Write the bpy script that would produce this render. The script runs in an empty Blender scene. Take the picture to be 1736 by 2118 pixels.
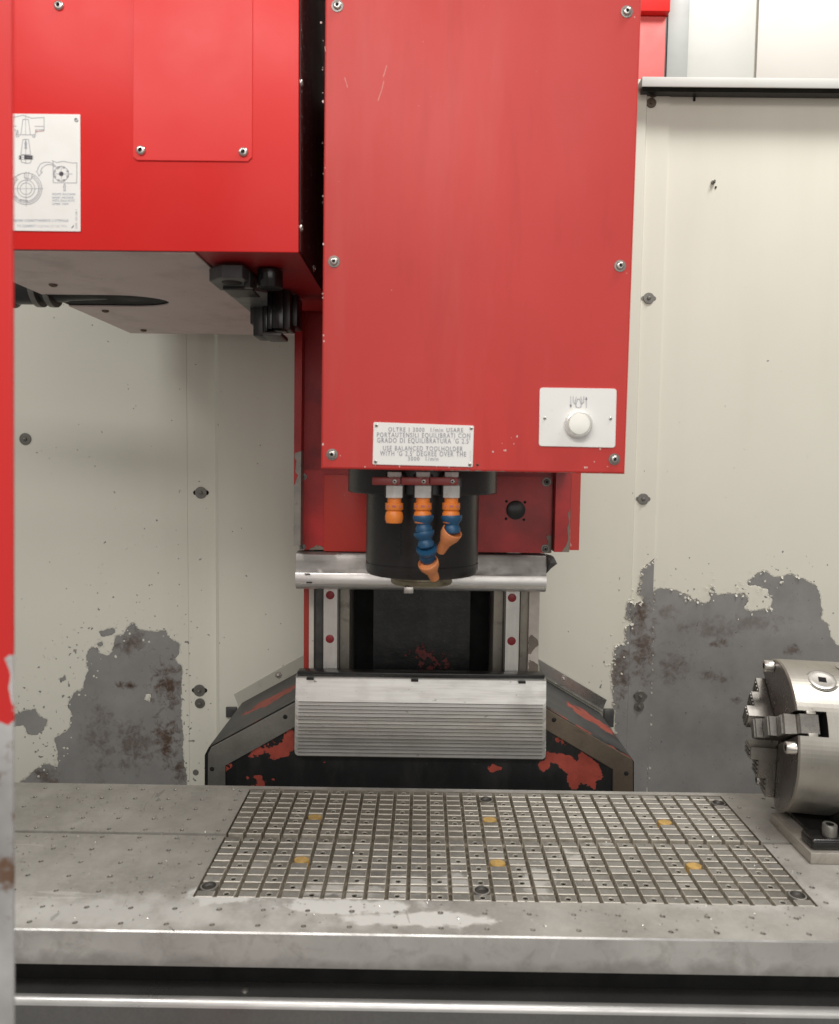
import bpy, bmesh, math, random
import numpy as np
from mathutils import Vector, Matrix

random.seed(7); rng = np.random.default_rng(7)
scene = bpy.context.scene
COL = scene.collection

# ------------------------------------------------------------------ camera
F = 1569.0                      # focal length in reference pixels (reference width 1736)
CAM = Vector((0.0, 0.0, 1.603))
_f = Vector((-0.0056, math.cos(0.0668), -math.sin(0.0668))).normalized()
_r0 = _f.cross(Vector((0, 0, 1))).normalized(); _u0 = _r0.cross(_f).normalized()
_roll = 0.0125
_r = (_r0 + _u0 * _roll).normalized(); _u = _r.cross(_f).normalized()
cam_d = bpy.data.cameras.new('camera'); cam = bpy.data.objects.new('camera', cam_d); COL.objects.link(cam)
cam.matrix_world = Matrix(((_r.x, _u.x, -_f.x, CAM.x), (_r.y, _u.y, -_f.y, CAM.y), (_r.z, _u.z, -_f.z, CAM.z), (0, 0, 0, 1)))
cam_d.sensor_fit = 'HORIZONTAL'; cam_d.sensor_width = 36.0; cam_d.lens = 36.0 * F / 1736.0
cam_d.clip_start = 0.02; cam_d.clip_end = 50
cam_d.dof.use_dof = True; cam_d.dof.focus_distance = 1.95; cam_d.dof.aperture_fstop = 6.5
scene.camera = cam

# ------------------------------------------------------------------ world, lamps, exposure
world = bpy.data.worlds.new('World'); scene.world = world; world.use_nodes = True
bg = world.node_tree.nodes['Background']
bg.inputs[0].default_value = (1.0, 0.965, 0.905, 1); bg.inputs[1].default_value = 0.25

def area(name, loc, target, sx, sy, power, col=(1, 0.975, 0.94)):
    l = bpy.data.lights.new(name, 'AREA'); l.shape = 'RECTANGLE'; l.size = sx; l.size_y = sy
    l.energy = power; l.color = col
    o = bpy.data.objects.new(name, l); COL.objects.link(o); o.location = loc
    o.rotation_euler = (Vector(target) - Vector(loc)).to_track_quat('-Z', 'Y').to_euler()
    return o
area('ceiling_tube_light_front', (-0.55, -0.35, 3.05), (-0.25, 1.30, 1.15), 2.4, 0.35, 31)
area('workshop_window_light', (0.5, -2.6, 2.3), (0.1, 1.5, 1.3), 3.2, 1.8, 32, (1, 0.97, 0.93))
area('machine_work_light', (1.25, 0.95, 4.2), (0.55, 1.8, 1.1), 1.1, 0.6, 62)
area('ceiling_tube_light_rear', (0.9, 2.9, 3.9), (0.9, 2.4, 2.0), 2.0, 0.6, 2)

vs = scene.view_settings
vs.view_transform = 'Standard'; vs.look = 'None'; vs.exposure = 0.08; vs.gamma = 1.0; vs.use_curve_mapping = False
scene.render.engine = 'CYCLES'
scene.render.resolution_x = 839; scene.render.resolution_y = 1024
scene.cycles.max_bounces = 8

# ------------------------------------------------------------------ helpers
def at(x, y, Y):
    d = _f + _r * ((x - 868) / F) + _u * ((1059 - y) / F)
    return CAM + d * (Y / d.y)
def ptable(x, y, z):
    d = _f + _r * ((x - 868) / F) + _u * ((1059 - y) / F)
    return CAM + d * ((z - CAM.z) / d.z)

class MB:
    def __init__(s): s.v = []; s.f = []; s.m = []; s.sm = []
    def add(s, verts, faces, mi=0, smooth=False):
        b = len(s.v); s.v += [tuple(p) for p in verts]
        for f in faces: s.f.append([b + i for i in f]); s.m.append(mi); s.sm.append(smooth)
        return s
    def bm(s, bm, mi=0, smooth=False):
        bm.verts.index_update()
        s.add([v.co[:] for v in bm.verts], [[v.index for v in f.verts] for f in bm.faces], mi, smooth); bm.free(); return s
    def box(s, x0, x1, y0, y1, z0, z1, bev=0.0, mi=0, M=None, seg=2):
        bm = bmesh.new(); bmesh.ops.create_cube(bm, size=1)
        for v in bm.verts:
            v.co = Vector(((x0 + x1) / 2 + v.co.x * (x1 - x0), (y0 + y1) / 2 + v.co.y * (y1 - y0), (z0 + z1) / 2 + v.co.z * (z1 - z0)))
        if bev > 0: bmesh.ops.bevel(bm, geom=bm.edges[:], offset=bev, segments=seg, affect='EDGES', profile=0.5)
        if M is not None: bm.transform(M)
        return s.bm(bm, mi, bev > 0)
    def prism(s, poly, y0, y1, bev=0.0, mi=0, cuts=0, M=None):
        """poly: list of (x,z) in world, extruded from y0 (front) to y1"""
        bm = bmesh.new()
        vs_ = [bm.verts.new((p[0], y0, p[1])) for p in poly]
        f = bm.faces.new(vs_)
        r = bmesh.ops.extrude_face_region(bm, geom=[f])
        bmesh.ops.translate(bm, vec=(0, y1 - y0, 0), verts=[e for e in r['geom'] if isinstance(e, bmesh.types.BMVert)])
        bmesh.ops.recalc_face_normals(bm, faces=bm.faces[:])
        if bev > 0:
            bmesh.ops.bevel(bm, geom=[e for e in bm.edges if abs(e.verts[0].co.y - e.verts[1].co.y) < 1e-7], offset=bev, segments=2, affect='EDGES', profile=0.5)
        if cuts:
            xs = [p[0] for p in poly]; zs = [p[1] for p in poly]
            for ax, lo, hi in ((0, min(xs), max(xs)), (2, min(zs), max(zs))):
                k = math.ceil(lo / cuts) * cuts + 1.3e-4
                while k < hi:
                    co = [0, 0, 0]; no = [0, 0, 0]; co[ax] = k; no[ax] = 1
                    bmesh.ops.bisect_plane(bm, geom=bm.verts[:] + bm.edges[:] + bm.faces[:], plane_co=co, plane_no=no); k += cuts
        if M is not None: bm.transform(M)
        return s.bm(bm, mi, False)
    def lathe(s, prof, c, axis=(0, 0, 1), n=32, mi=0, ph=0.0, smooth=True, mis=None, caps=True):
        """prof: list of (r, h) along axis from point c"""
        a = Vector(axis).normalized(); t = Vector((1, 0, 0)) if abs(a.x) < 0.9 else Vector((0, 1, 0))
        e1 = (t - a * t.dot(a)).normalized(); e2 = a.cross(e1); c = Vector(c)
        V = []; Fc = []
        for r, h in prof:
            for k in range(n):
                an = ph + 2 * math.pi * k / n
                V.append(c + a * h + e1 * (r * math.cos(an)) + e2 * (r * math.sin(an)))
        base = len(s.v); s.v += [tuple(p) for p in V]
        for i in range(len(prof) - 1):
            for k in range(n):
                k2 = (k + 1) % n
                s.f.append([base + i * n + k, base + i * n + k2, base + (i + 1) * n + k2, base + (i + 1) * n + k])
                s.m.append(mis[i] if mis else mi); s.sm.append(smooth)
        for i in (0, len(prof) - 1):
            if caps and prof[i][0] > 1e-6:
                s.f.append([base + i * n + k for k in (range(n) if i else range(n - 1, -1, -1))]); s.m.append(mis[min(i, len(prof) - 2)] if mis else mi); s.sm.append(False)
        return s
    def tube(s, pts, r, n=8, mi=0):
        pts = [Vector(p) for p in pts]; V = []; Fc = []
        for i, p in enumerate(pts):
            d = (pts[min(i + 1, len(pts) - 1)] - pts[max(i - 1, 0)]).normalized()
            t = Vector((0, 0, 1)) if abs(d.z) < 0.9 else Vector((1, 0, 0))
            e1 = (t - d * t.dot(d)).normalized(); e2 = d.cross(e1)
            for k in range(n):
                an = 2 * math.pi * k / n; V.append(p + e1 * r * math.cos(an) + e2 * r * math.sin(an))
        for i in range(len(pts) - 1):
            for k in range(n):
                Fc.append([i * n + k, i * n + (k + 1) % n, (i + 1) * n + (k + 1) % n, (i + 1) * n + k])
        return s.add(V, Fc, mi, True)
    def holed(s, x0, x1, y0, y1, cx, cy, r, z, depth, mi=0, mi_h=1, n=16):
        """rectangle at height z with a round hole and its wall and floor"""
        angs = sorted(set([round(2 * math.pi * k / n, 5) for k in range(n)] + [round(math.atan2(b - cy, a - cx) % (2 * math.pi), 5) for a in (x0, x1) for b in (y0, y1)]))
        O = []; I = []; L = []
        for an in angs:
            c, q = math.cos(an), math.sin(an); t = 1e9
            if abs(c) > 1e-6: t = min(t, ((x1 if c > 0 else x0) - cx) / c)
            if abs(q) > 1e-6: t = min(t, ((y1 if q > 0 else y0) - cy) / q)
            O.append((cx + c * t, cy + q * t, z)); I.append((cx + c * r, cy + q * r, z)); L.append((cx + c * r, cy + q * r, z - depth))
        m = len(angs); b = len(s.v); s.v += O + I + L
        for k in range(m):
            j = (k + 1) % m
            s.f.append([b + k, b + j, b + m + j, b + m + k]); s.m.append(mi); s.sm.append(False)
            s.f.append([b + m + k, b + m + j, b + 2 * m + j, b + 2 * m + k]); s.m.append(mi_h); s.sm.append(False)
        s.f.append([b + 2 * m + k for k in range(m)]); s.m.append(mi_h); s.sm.append(False)
        return s
    def quad(s, pts, mi=0): return s.add(pts, [list(range(len(pts)))], mi)
    def mesh(s, name, mats, origin=(0, 0, 0)):
        me = bpy.data.meshes.new(name); o = Vector(origin)
        me.from_pydata([(p[0] - o[0], p[1] - o[1], p[2] - o[2]) for p in s.v], [], s.f)
        for m in (mats if isinstance(mats, (list, tuple)) else [mats]): me.materials.append(m)
        me.polygons.foreach_set('material_index', s.m); me.polygons.foreach_set('use_smooth', s.sm)
        me.update()
        bm = bmesh.new(); bm.from_mesh(me); bmesh.ops.recalc_face_normals(bm, faces=bm.faces[:]); bm.to_mesh(me); bm.free()
        if any(s.sm): me.set_sharp_from_angle(angle=math.radians(40))
        return me
    def build(s, name, mats, parent=None, label=None, origin=None, attrs=None, kind=None):
        og = origin if origin is not None else (ORG[parent.name] if parent else (0, 0, 0))
        me = s.mesh(name, mats, og)
        o = bpy.data.objects.new(name, me); COL.objects.link(o)
        if parent: o.parent = parent
        elif origin is not None: o.location = origin
        ORG[o.name] = og
        if label: o['label'] = label
        if kind: o['kind'] = kind
        if attrs:
            P = np.array(s.v)
            for k, fn in attrs.items():
                a = me.attributes.new(k, 'FLOAT', 'POINT'); a.data.foreach_set('value', np.asarray(fn(P), dtype=np.float32))
        return o
ORG = {}
def thing(name, label, cat, loc, group=None, kind=None):
    o = bpy.data.objects.new(name, None); COL.objects.link(o); o.location = loc; o.empty_display_size = 0.05
    ORG[o.name] = tuple(loc); o['label'] = label; o['category'] = cat
    if group: o['group'] = group
    if kind: o['kind'] = kind
    return o

def sdf(P2, poly):
    """signed distance in cm, positive inside"""
    P2 = np.asarray(P2); poly = np.asarray(poly); d = np.full(len(P2), 1e9); ins = np.zeros(len(P2), bool); n = len(poly)
    for i in range(n):
        a = poly[i]; b = poly[(i + 1) % n]; ab = b - a; ap = P2 - a
        t = np.clip((ap @ ab) / max(ab @ ab, 1e-12), 0, 1); q = ap - t[:, None] * ab
        d = np.minimum(d, np.hypot(q[:, 0], q[:, 1]))
        c = ((a[1] > P2[:, 1]) != (b[1] > P2[:, 1]))
        with np.errstate(divide='ignore', invalid='ignore'):
            xi = (b[0] - a[0]) * (P2[:, 1] - a[1]) / (b[1] - a[1]) + a[0]
        ins ^= c & (P2[:, 0] < xi)
    return np.where(ins, d, -d) * 100
def px_poly(pts, Y): return [(at(x, y, Y).x, at(x, y, Y).z) for x, y in pts]
def sdf_attr(polys, Y, holes=()):
    W = [px_poly(p, Y) for p in polys]; H = [px_poly(p, Y) for p in holes]
    def fn(P):
        Q = P[:, [0, 2]]; r = np.full(len(Q), -50.0)
        for w in W: r = np.maximum(r, sdf(Q, w))
        for h in H: r = np.minimum(r, -sdf(Q, h))
        return r
    return fn

# ------------------------------------------------------------------ material language
class NT:
    def __init__(s, name):
        s.mat = bpy.data.materials.new(name); s.mat.use_nodes = True; s.nt = s.mat.node_tree; s.N = s.nt.nodes; s.L = s.nt.links
        s.p = s.N['Principled BSDF']; s._pos = None
    def new(s, t, **k):
        n = s.N.new(t)
        for a, b in k.items(): setattr(n, a, b)
        return n
    def set(s, sock, v):
        if hasattr(v, 'links') or isinstance(v, bpy.types.NodeSocket): s.L.new(v, sock)
        elif isinstance(v, (tuple, list)): sock.default_value = (*v, 1) if (len(v) == 3 and sock.type == 'RGBA') else v
        else: sock.default_value = v
    def pos(s, scale=(1, 1, 1)):
        if s._pos is None: s._pos = s.new('ShaderNodeNewGeometry').outputs['Position']
        if scale == (1, 1, 1): return s._pos
        m = s.new('ShaderNodeVectorMath', operation='MULTIPLY'); s.L.new(s._pos, m.inputs[0]); m.inputs[1].default_value = scale; return m.outputs[0]
    def noise(s, scale, detail=4, rough=0.55, vec=None, dist=0.0):
        n = s.new('ShaderNodeTexNoise'); n.inputs['Scale'].default_value = scale; n.inputs['Detail'].default_value = detail
        n.inputs['Roughness'].default_value = rough; n.inputs['Distortion'].default_value = dist
        s.L.new(vec if vec is not None else s.pos(), n.inputs['Vector']); return n.outputs['Fac']
    def math(s, op, a, b=0.0, c=None, clamp=False):
        n = s.new('ShaderNodeMath', operation=op, use_clamp=clamp); s.set(n.inputs[0], a); s.set(n.inputs[1], b)
        if c is not None: s.set(n.inputs[2], c)
        return n.outputs[0]
    def ramp(s, fac, lo, hi, a=0.0, b=1.0):
        n = s.new('ShaderNodeMapRange', clamp=True); s.set(n.inputs['Value'], fac)
        n.inputs['From Min'].default_value = lo; n.inputs['From Max'].default_value = hi; n.inputs['To Min'].default_value = a; n.inputs['To Max'].default_value = b
        return n.outputs[0]
    def mix(s, fac, a, b):
        n = s.new('ShaderNodeMix', data_type='RGBA'); s.set(n.inputs[0], fac); s.set(n.inputs[6], a); s.set(n.inputs[7], b); return n.outputs[2]
    def mixf(s, fac, a, b):
        n = s.new('ShaderNodeMix', data_type='FLOAT'); s.set(n.inputs[0], fac); s.set(n.inputs[2], a); s.set(n.inputs[3], b); return n.outputs[0]
    def attr(s, name):
        n = s.new('ShaderNodeAttribute', attribute_name=name); return n.outputs['Fac']
    def blob(s, c, r):
        """1 at the centre, 0 at the rim of an ellipsoid in world metres"""
        m = s.new('ShaderNodeVectorMath', operation='SUBTRACT'); s.L.new(s.pos(), m.inputs[0]); m.inputs[1].default_value = c
        q = s.new('ShaderNodeVectorMath', operation='DIVIDE'); s.L.new(m.outputs[0], q.inputs[0]); q.inputs[1].default_value = r
        l = s.new('ShaderNodeVectorMath', operation='LENGTH'); s.L.new(q.outputs[0], l.inputs[0])
        return s.math('SUBTRACT', 1.0, l.outputs['Value'])
    def bump(s, h, strength=0.3, dist=0.001):
        n = s.new('ShaderNodeBump'); n.inputs['Strength'].default_value = strength; n.inputs['Distance'].default_value = dist
        s.set(n.inputs['Height'], h)
        if s.p.inputs['Normal'].links: s.L.new(s.p.inputs['Normal'].links[0].from_socket, n.inputs['Normal'])
        s.L.new(n.outputs[0], s.p.inputs['Normal']); return s
    def out(s, **k):
        nm = dict(col='Base Color', rough='Roughness', metal='Metallic', spec='Specular IOR Level', coat='Coat Weight', coatr='Coat Roughness')
        for a, b in k.items(): s.set(s.p.inputs[nm[a]], b)
        return s

def paint(name, col, rough=0.4, var=0.12, dirt=0.0, dirtcol=(0.06, 0.05, 0.045), orange=0.05, spec=0.5, scr=0.0):
    t = NT(name); n1 = t.noise(2.3, 5); n2 = t.noise(55, 3)
    c = t.mix(t.ramp(n1, 0.3, 0.7), tuple(x * (1 - var) for x in col), tuple(min(1, x * (1 + var)) for x in col))
    if dirt > 0:
        d = t.math('MULTIPLY', t.ramp(t.noise(9, 8, 0.65), 0.52, 0.75), dirt)
        c = t.mix(d, c, dirtcol)
        sp = t.ramp(t.noise(170, 2, 0.5), 0.735, 0.76); c = t.mix(t.math('MULTIPLY', sp, min(1, dirt * 2)), c, dirtcol)
    r = t.ramp(t.noise(6, 6, 0.6), 0.25, 0.75, rough * 0.8, rough * 1.25)
    if scr > 0:
        v = t.pos((3, 3, 0.6)); s1 = t.ramp(t.noise(40, 3, 0.5, v, 1.5), 0.70, 0.73)
        s1 = t.math('MULTIPLY', s1, t.ramp(t.noise(5, 2), 0.5, 0.62))
        c = t.mix(t.math('MULTIPLY', s1, scr), c, (0.75, 0.55, 0.5))
    t.out(col=c, rough=r, spec=spec); t.bump(t.noise(420, 2), orange, 0.0005); t.bump(t.noise(4.5, 2), 0.12, 0.01)
    return t.mat
def steel(name, col=(0.55, 0.54, 0.52), rough=0.36, metal=0.85, stretch=(1, 1, 1), var=0.25, stain=0.3, staincol=(0.16, 0.13, 0.1), bump=0.12):
    t = NT(name); v = t.pos(stretch); n1 = t.noise(7, 7, 0.62); n2 = t.noise(160, 4, 0.6, v)
    c = t.mix(t.ramp(n1, 0.3, 0.72), tuple(x * (1 - var) for x in col), tuple(min(1, x * (1 + var * 0.6)) for x in col))
    c = t.mix(t.ramp(n2, 0.35, 0.65, 0, 0.22), c, tuple(x * 0.55 for x in col))
    st = t.math('MULTIPLY', t.ramp(t.noise(23, 7, 0.68, None, 0.6), 0.54, 0.74), stain); c = t.mix(st, c, staincol)
    r = t.math('ADD', t.ramp(t.noise(13, 6, 0.6), 0.3, 0.7, rough * 0.75, rough * 1.3), t.math('MULTIPLY', st, 0.25), clamp=True)
    t.out(col=c, rough=r, metal=t.math('SUBTRACT', metal, t.math('MULTIPLY', st, 0.4), clamp=True)); t.bump(n2, bump, 0.0006)
    return t.mat
def plain(name, col, rough=0.5, metal=0.0, var=0.15, nscale=30, bump=0.1, spec=0.5):
    t = NT(name); n = t.noise(nscale, 5, 0.6)
    t.out(col=t.mix(t.ramp(n, 0.3, 0.7), tuple(x * (1 - var) for x in col), tuple(min(1, x * (1 + var)) for x in col)), rough=t.ramp(t.noise(17, 4), 0.3, 0.7, rough * 0.8, min(1, rough * 1.2)), metal=metal, spec=spec)
    t.bump(t.noise(260, 3), bump, 0.0006); return t.mat

RED = (0.55, 0.042, 0.03); CREAM = (0.745, 0.728, 0.632)
M = {}
M['red'] = paint('red_enamel', RED, 0.42, 0.06, 0.0, scr=0.5)
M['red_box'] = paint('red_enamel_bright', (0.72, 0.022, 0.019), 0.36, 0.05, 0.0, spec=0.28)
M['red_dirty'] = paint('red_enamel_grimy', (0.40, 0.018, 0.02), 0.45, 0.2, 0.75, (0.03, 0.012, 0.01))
M['blackred'] = paint('near_black_red', (0.075, 0.006, 0.006), 0.42, 0.3, 0.6, (0.012, 0.006, 0.005))  # very dark red with darker blotches for the housing sides
M['red_pink'] = paint('red_faded', (0.70, 0.12, 0.11), 0.5, 0.08, 0.3)
M['under'] = paint('underside_red_bounce', (0.62, 0.52, 0.49), 0.5, 0.08, 0.35, (0.12, 0.05, 0.04))  # grey sheet with the pink of red bounce light in its colour
M['cream'] = paint('cream_enamel', CREAM, 0.42, 0.03, 0.05)
M['white'] = paint('white_enamel', (0.56, 0.56, 0.53), 0.45, 0.06, 0.2, (0.42, 0.40, 0.34))
M['greyp'] = paint('grey_enamel', (0.37, 0.385, 0.37), 0.45, 0.05, 0.1)
M['black'] = plain('black_oxide', (0.014, 0.013, 0.012), 0.34, 0.0, 0.4, 20, 0.12)
M['blackgloss'] = plain('black_gloss', (0.012, 0.011, 0.011), 0.18, 0.0, 0.4, 20, 0.05)
M['darkgrey'] = plain('dark_grey_plate', (0.10, 0.098, 0.095), 0.4, 0.5, 0.3, 25)
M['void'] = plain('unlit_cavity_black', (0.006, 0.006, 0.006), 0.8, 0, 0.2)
M['greasy'] = None
M['steel'] = steel('brushed_steel')
M['steel_h'] = steel('steel_cover_brushed', (0.80, 0.78, 0.75), 0.36, 0.8, (0.05, 1, 1), 0.16, 0.10, (0.3, 0.27, 0.23), 0.06)
M['steel_v'] = steel('rail_ground_steel', (0.72, 0.70, 0.66), 0.34, 0.8, (1, 1, 0.06), 0.14, 0.12)
M['machined'] = steel('machined_cast_iron', (0.42, 0.39, 0.34), 0.45, 0.6, (1, 1, 0.3), 0.25, 0.7, (0.08, 0.055, 0.035), 0.3)
M['bolt'] = steel('bolt_zinc', (0.62, 0.59, 0.55), 0.3, 0.9, (1, 1, 1), 0.25, 0.35, (0.1, 0.07, 0.05))
M['rustbolt'] = steel('bolt_rusted', (0.16, 0.12, 0.09), 0.5, 0.5, (1, 1, 1), 0.4, 0.7, (0.06, 0.03, 0.02), 0.4)
M['dullbolt'] = steel('bolt_dull', (0.24, 0.23, 0.21), 0.4, 0.7, (1, 1, 1), 0.3, 0.5, (0.08, 0.06, 0.045))
M['alu'] = paint('label_aluminium', (0.84, 0.83, 0.80), 0.45, 0.04, 0.14, (0.5, 0.42, 0.34))
M['ink'] = plain('grey_ink', (0.27, 0.27, 0.31), 0.6)
M['inkblue'] = plain('blue_grey_ink', (0.20, 0.26, 0.36), 0.6)
M['inkfaint'] = plain('faded_ink', (0.50, 0.52, 0.55), 0.6)
M['inkdark'] = plain('dark_ink', (0.07, 0.06, 0.07), 0.6)
M['inkred'] = plain('red_ink', (0.45, 0.12, 0.12), 0.6)
M['orange'] = paint('orange_plastic', (0.80, 0.23, 0.035), 0.38, 0.1, 0.35, (0.25, 0.10, 0.03))
M['orange2'] = paint('faded_orange_plastic', (0.76, 0.27, 0.10), 0.45, 0.1, 0.35, (0.32, 0.13, 0.06))
M['blue'] = paint('blue_plastic', (0.016, 0.085, 0.18), 0.4, 0.2, 0.4, (0.02, 0.03, 0.05))
M['handle'] = paint('valve_handle_red', (0.30, 0.045, 0.04), 0.4, 0.12, 0.2)
M['nickel'] = steel('nickel_valve', (0.84, 0.83, 0.80), 0.36, 0.5, (1, 1, 1), 0.1, 0.6, (0.2, 0.17, 0.13), 0.05)
M['brass'] = plain('brass_plug', (0.62, 0.40, 0.13), 0.45, 0.35, 0.22, 90, 0.35)
M['nose'] = steel('spindle_nose_steel', (0.30, 0.26, 0.18), 0.3, 0.9, (0.2, 0.2, 1), 0.3, 0.6, (0.10, 0.075, 0.04))
M['capred'] = plain('red_plastic_cap', (0.24, 0.014, 0.02), 0.45, 0, 0.12)

# chuck steel: bright with a yellowed lower half
t = NT('chuck_ground_steel'); v = t.pos((1, 0.05, 0.05)); n2 = t.noise(240, 4, 0.6, v)
c = t.mix(t.ramp(t.noise(8, 6), 0.3, 0.7), (0.36, 0.34, 0.30), (0.52, 0.495, 0.45)); c = t.mix(t.ramp(n2, 0.3, 0.7, 0, 0.3), c, (0.32, 0.30, 0.27))
c = t.mix(t.ramp(t.noise(30, 6, 0.7), 0.62, 0.75, 0, 0.6), c, (0.15, 0.12, 0.08))
t.out(col=c, rough=t.ramp(t.noise(14, 6), 0.3, 0.7, 0.36, 0.5), metal=0.9); t.bump(n2, 0.08, 0.0005); M['chuck'] = t.mat

def wall_mat(name, rust, pinlo=0.80):
    """cream paint flaked off to grey primer steel where attribute 'chip' is positive"""
    t = NT(name); a = t.attr('chip')
    e = t.math('ADD', a, t.math('MULTIPLY', t.math('SUBTRACT', t.noise(55, 6, 0.62), 0.5), 1.7))
    mask = t.ramp(e, -0.03, 0.03)
    # isolated pin-head chips that cluster near the bare patches
    near = t.ramp(a, -16, -2, 0.0, 1.0)
    pin = t.ramp(t.math('ADD', t.noise(95, 1, 0.4), t.math('MULTIPLY', near, 0.085)), pinlo, pinlo + .01)
    mask = t.math('MAXIMUM', mask, pin)
    n1 = t.noise(2.0, 4)
    col = t.mix(t.ramp(n1, 0.3, 0.7), tuple(x * 0.96 for x in CREAM), tuple(x * 1.02 for x in CREAM))
    col = t.mix(t.ramp(t.noise(1.0, 5, 0.6, t.pos((6, 6, 0.7))), 0.5, 0.75, 0, 0.16), col, (0.55, 0.53, 0.42))
    g = t.mix(t.ramp(t.noise(9, 6, 0.6), 0.3, 0.7), (0.25, 0.244, 0.235), (0.34, 0.332, 0.322))
    g = t.mix(t.ramp(t.noise(60, 5, 0.6, t.pos((1, 1, 0.08))), 0.5, 0.75, 0, 0.25), g, (0.32, 0.31, 0.30))
    rn = t.noise(42, 7, 0.7, None, 0.4); R = None
    for cc, rr, amt in rust:
        b = t.math('MULTIPLY', t.ramp(t.math('ADD', t.math('MULTIPLY', t.blob(cc, tuple(1.35 * q for q in rr)), 0.62), t.math('MULTIPLY', t.math('SUBTRACT', rn, 0.5), 2.3)), 0.16, 0.62), amt)
        R = b if R is None else t.math('MAXIMUM', R, b)
    rc = t.mix(t.ramp(t.noise(70, 5, 0.7), 0.35, 0.65), (0.05, 0.030, 0.022), (0.17, 0.115, 0.085))
    if R is not None: g = t.mix(R, g, rc)
    sp = t.ramp(t.noise(120, 3, 0.6), 0.68, 0.72, 0, 0.7); g = t.mix(sp, g, (0.07, 0.045, 0.035))
    t.out(col=t.mix(mask, col, g), rough=t.mixf(mask, 0.40, 0.46), metal=t.math('MULTIPLY', mask, 0.25))
    rim = t.math('MULTIPLY', t.math('MULTIPLY', t.ramp(e, -0.35, -0.02), t.ramp(t.noise(80, 3), 0.35, 0.7)), t.math('SUBTRACT', 1.0, mask))
    h = t.math('SUBTRACT', t.math('MULTIPLY', rim, 0.9), t.math('MULTIPLY', mask, 1.6))
    t.bump(h, 1.0, 0.004); t.bump(t.noise(300, 2), 0.05, 0.0005); t.bump(t.noise(3.2, 2), 0.10, 0.012)
    return t.mat

def chip_mat(name, top, under, amp=1.2, scale=60, rough=(0.45, 0.5), speck=0.0, metal=0.0, undermetal=0.0):
    t = NT(name); e = t.math('ADD', t.attr('chip'), t.math('MULTIPLY', t.math('SUBTRACT', t.noise(scale, 6, 0.62), 0.5), amp))
    mask = t.ramp(e, -0.03, 0.03)
    if speck: mask = t.math('MAXIMUM', mask, t.ramp(t.noise(38, 6, 0.7), 1 - speck, 1.01 - speck))
    ca = t.mix(t.ramp(t.noise(12, 6), 0.3, 0.7), tuple(x * 0.7 for x in top), tuple(x * 1.3 for x in top))
    if max(top) < .03: ca = t.mix(t.ramp(t.noise(3.0, 7, .68, t.pos((3, 3, .9))), .5, .8, 0, .75), ca, (.05, .049, .046)); ca = t.mix(t.ramp(t.noise(160, 3, .6), .68, .74, 0, .5), ca, (.12, .11, .10)); t.bump(t.noise(26, 5, .6), .35, .004)
    cb = t.mix(t.ramp(t.noise(25, 6, 0.65), 0.3, 0.7), tuple(x * 0.75 for x in under), tuple(x * 1.2 for x in under))
    cb = t.mix(t.ramp(t.noise(110, 4, 0.7), 0.6, 0.7, 0, 0.6), cb, tuple(x * 0.35 for x in under))
    t.out(col=t.mix(mask, ca, cb), rough=t.mixf(mask, *rough), metal=t.mixf(mask, metal, undermetal))
    t.bump(t.math('MULTIPLY', mask, -1.0), 0.8, 0.0012); t.bump(t.noise(140, 4), 0.12, 0.0008)
    return t.mat

# ------------------------------------------------------------------ small shared builders
def screw(parent, p, r, name='screw', axis=(0, -1, 0), mats=None, washer=0.0, drop=0.0):
    """button-head socket screw standing on point p, optional washer"""
    b = MB(); m = mats or [M['bolt'], M['void']]
    h = r * 0.55; p = Vector(p)
    if washer > 0:
        b.lathe([(r * 0.9, 0), (washer, 0), (washer, r * 0.16), (washer * 0.96, r * 0.22), (r * 0.9, r * 0.22)], p, axis, 24)
        p = p + Vector(axis) * r * 0.2
    b.lathe([(r, 0), (r, h * 0.3), (r * 0.9, h * 0.72), (r * 0.68, h * 0.97), (r * 0.46, h), (r * 0.44, h * 0.3), (0.0, h * 0.28)], p, axis, 18, mis=[0, 0, 0, 0, 0, 1])
    return b.build(name, m, parent)
def hexbolt(parent, p, r, washer, mats, name='bolt'):
    b = MB(); p = Vector(p); ax = (0, -1, 0)
    b.lathe([(r * 0.5, 0), (washer, 0), (washer, 0.0012), (washer * 0.95, 0.002), (r * 0.5, 0.002)], p, ax, 28)
    b.lathe([(r, 0.002), (r, 0.002 + r * 0.75), (r * 0.85, 0.002 + r * 0.95), (r * 0.5, 0.002 + r)], p, ax, 6, smooth=False, ph=0.3)
    b.lathe([(r * 0.45, 0.002 + r), (r * 0.45, 0.002 + r * 1.5), (r * 0.3, 0.002 + r * 1.6)], p, ax, 12)
    return b.build(name, mats, parent)
def ears(parent, p, w, hgt, mats, ang=0.0):
    """slotted hole whose ends show beyond the washer"""
    b = MB(); p = Vector(p); n = 16; V = []
    for k in range(n):
        a = 2 * math.pi * k / n; x = math.cos(a) * hgt + (w if math.cos(a) >= 0 else -w); z = math.sin(a) * hgt
        V.append((p.x + x * math.cos(ang) - z * math.sin(ang), p.y - 0.0006, p.z + x * math.sin(ang) + z * math.cos(ang)))
    b.add(V, [list(range(n))]); return b.build('slot_hole', mats, parent)
def ink(b, pts, w, Y, closed=False, mi=0):
    """flat printed line through pixel points on the plane Y"""
    P = [at(x, y, Y) for x, y in pts]; P = P + [P[0]] if closed else P
    for a, c in zip(P[:-1], P[1:]):
        d = (c - a); L = d.length
        if L < 1e-7: continue
        d /= L; q = Vector((-d.z, 0, d.x)) * (w / 2); e = d * (w * 0.3)
        b.add([a - e + q, a - e - q, c + e - q, c + e + q], [[0, 1, 2, 3]], mi)
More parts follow.
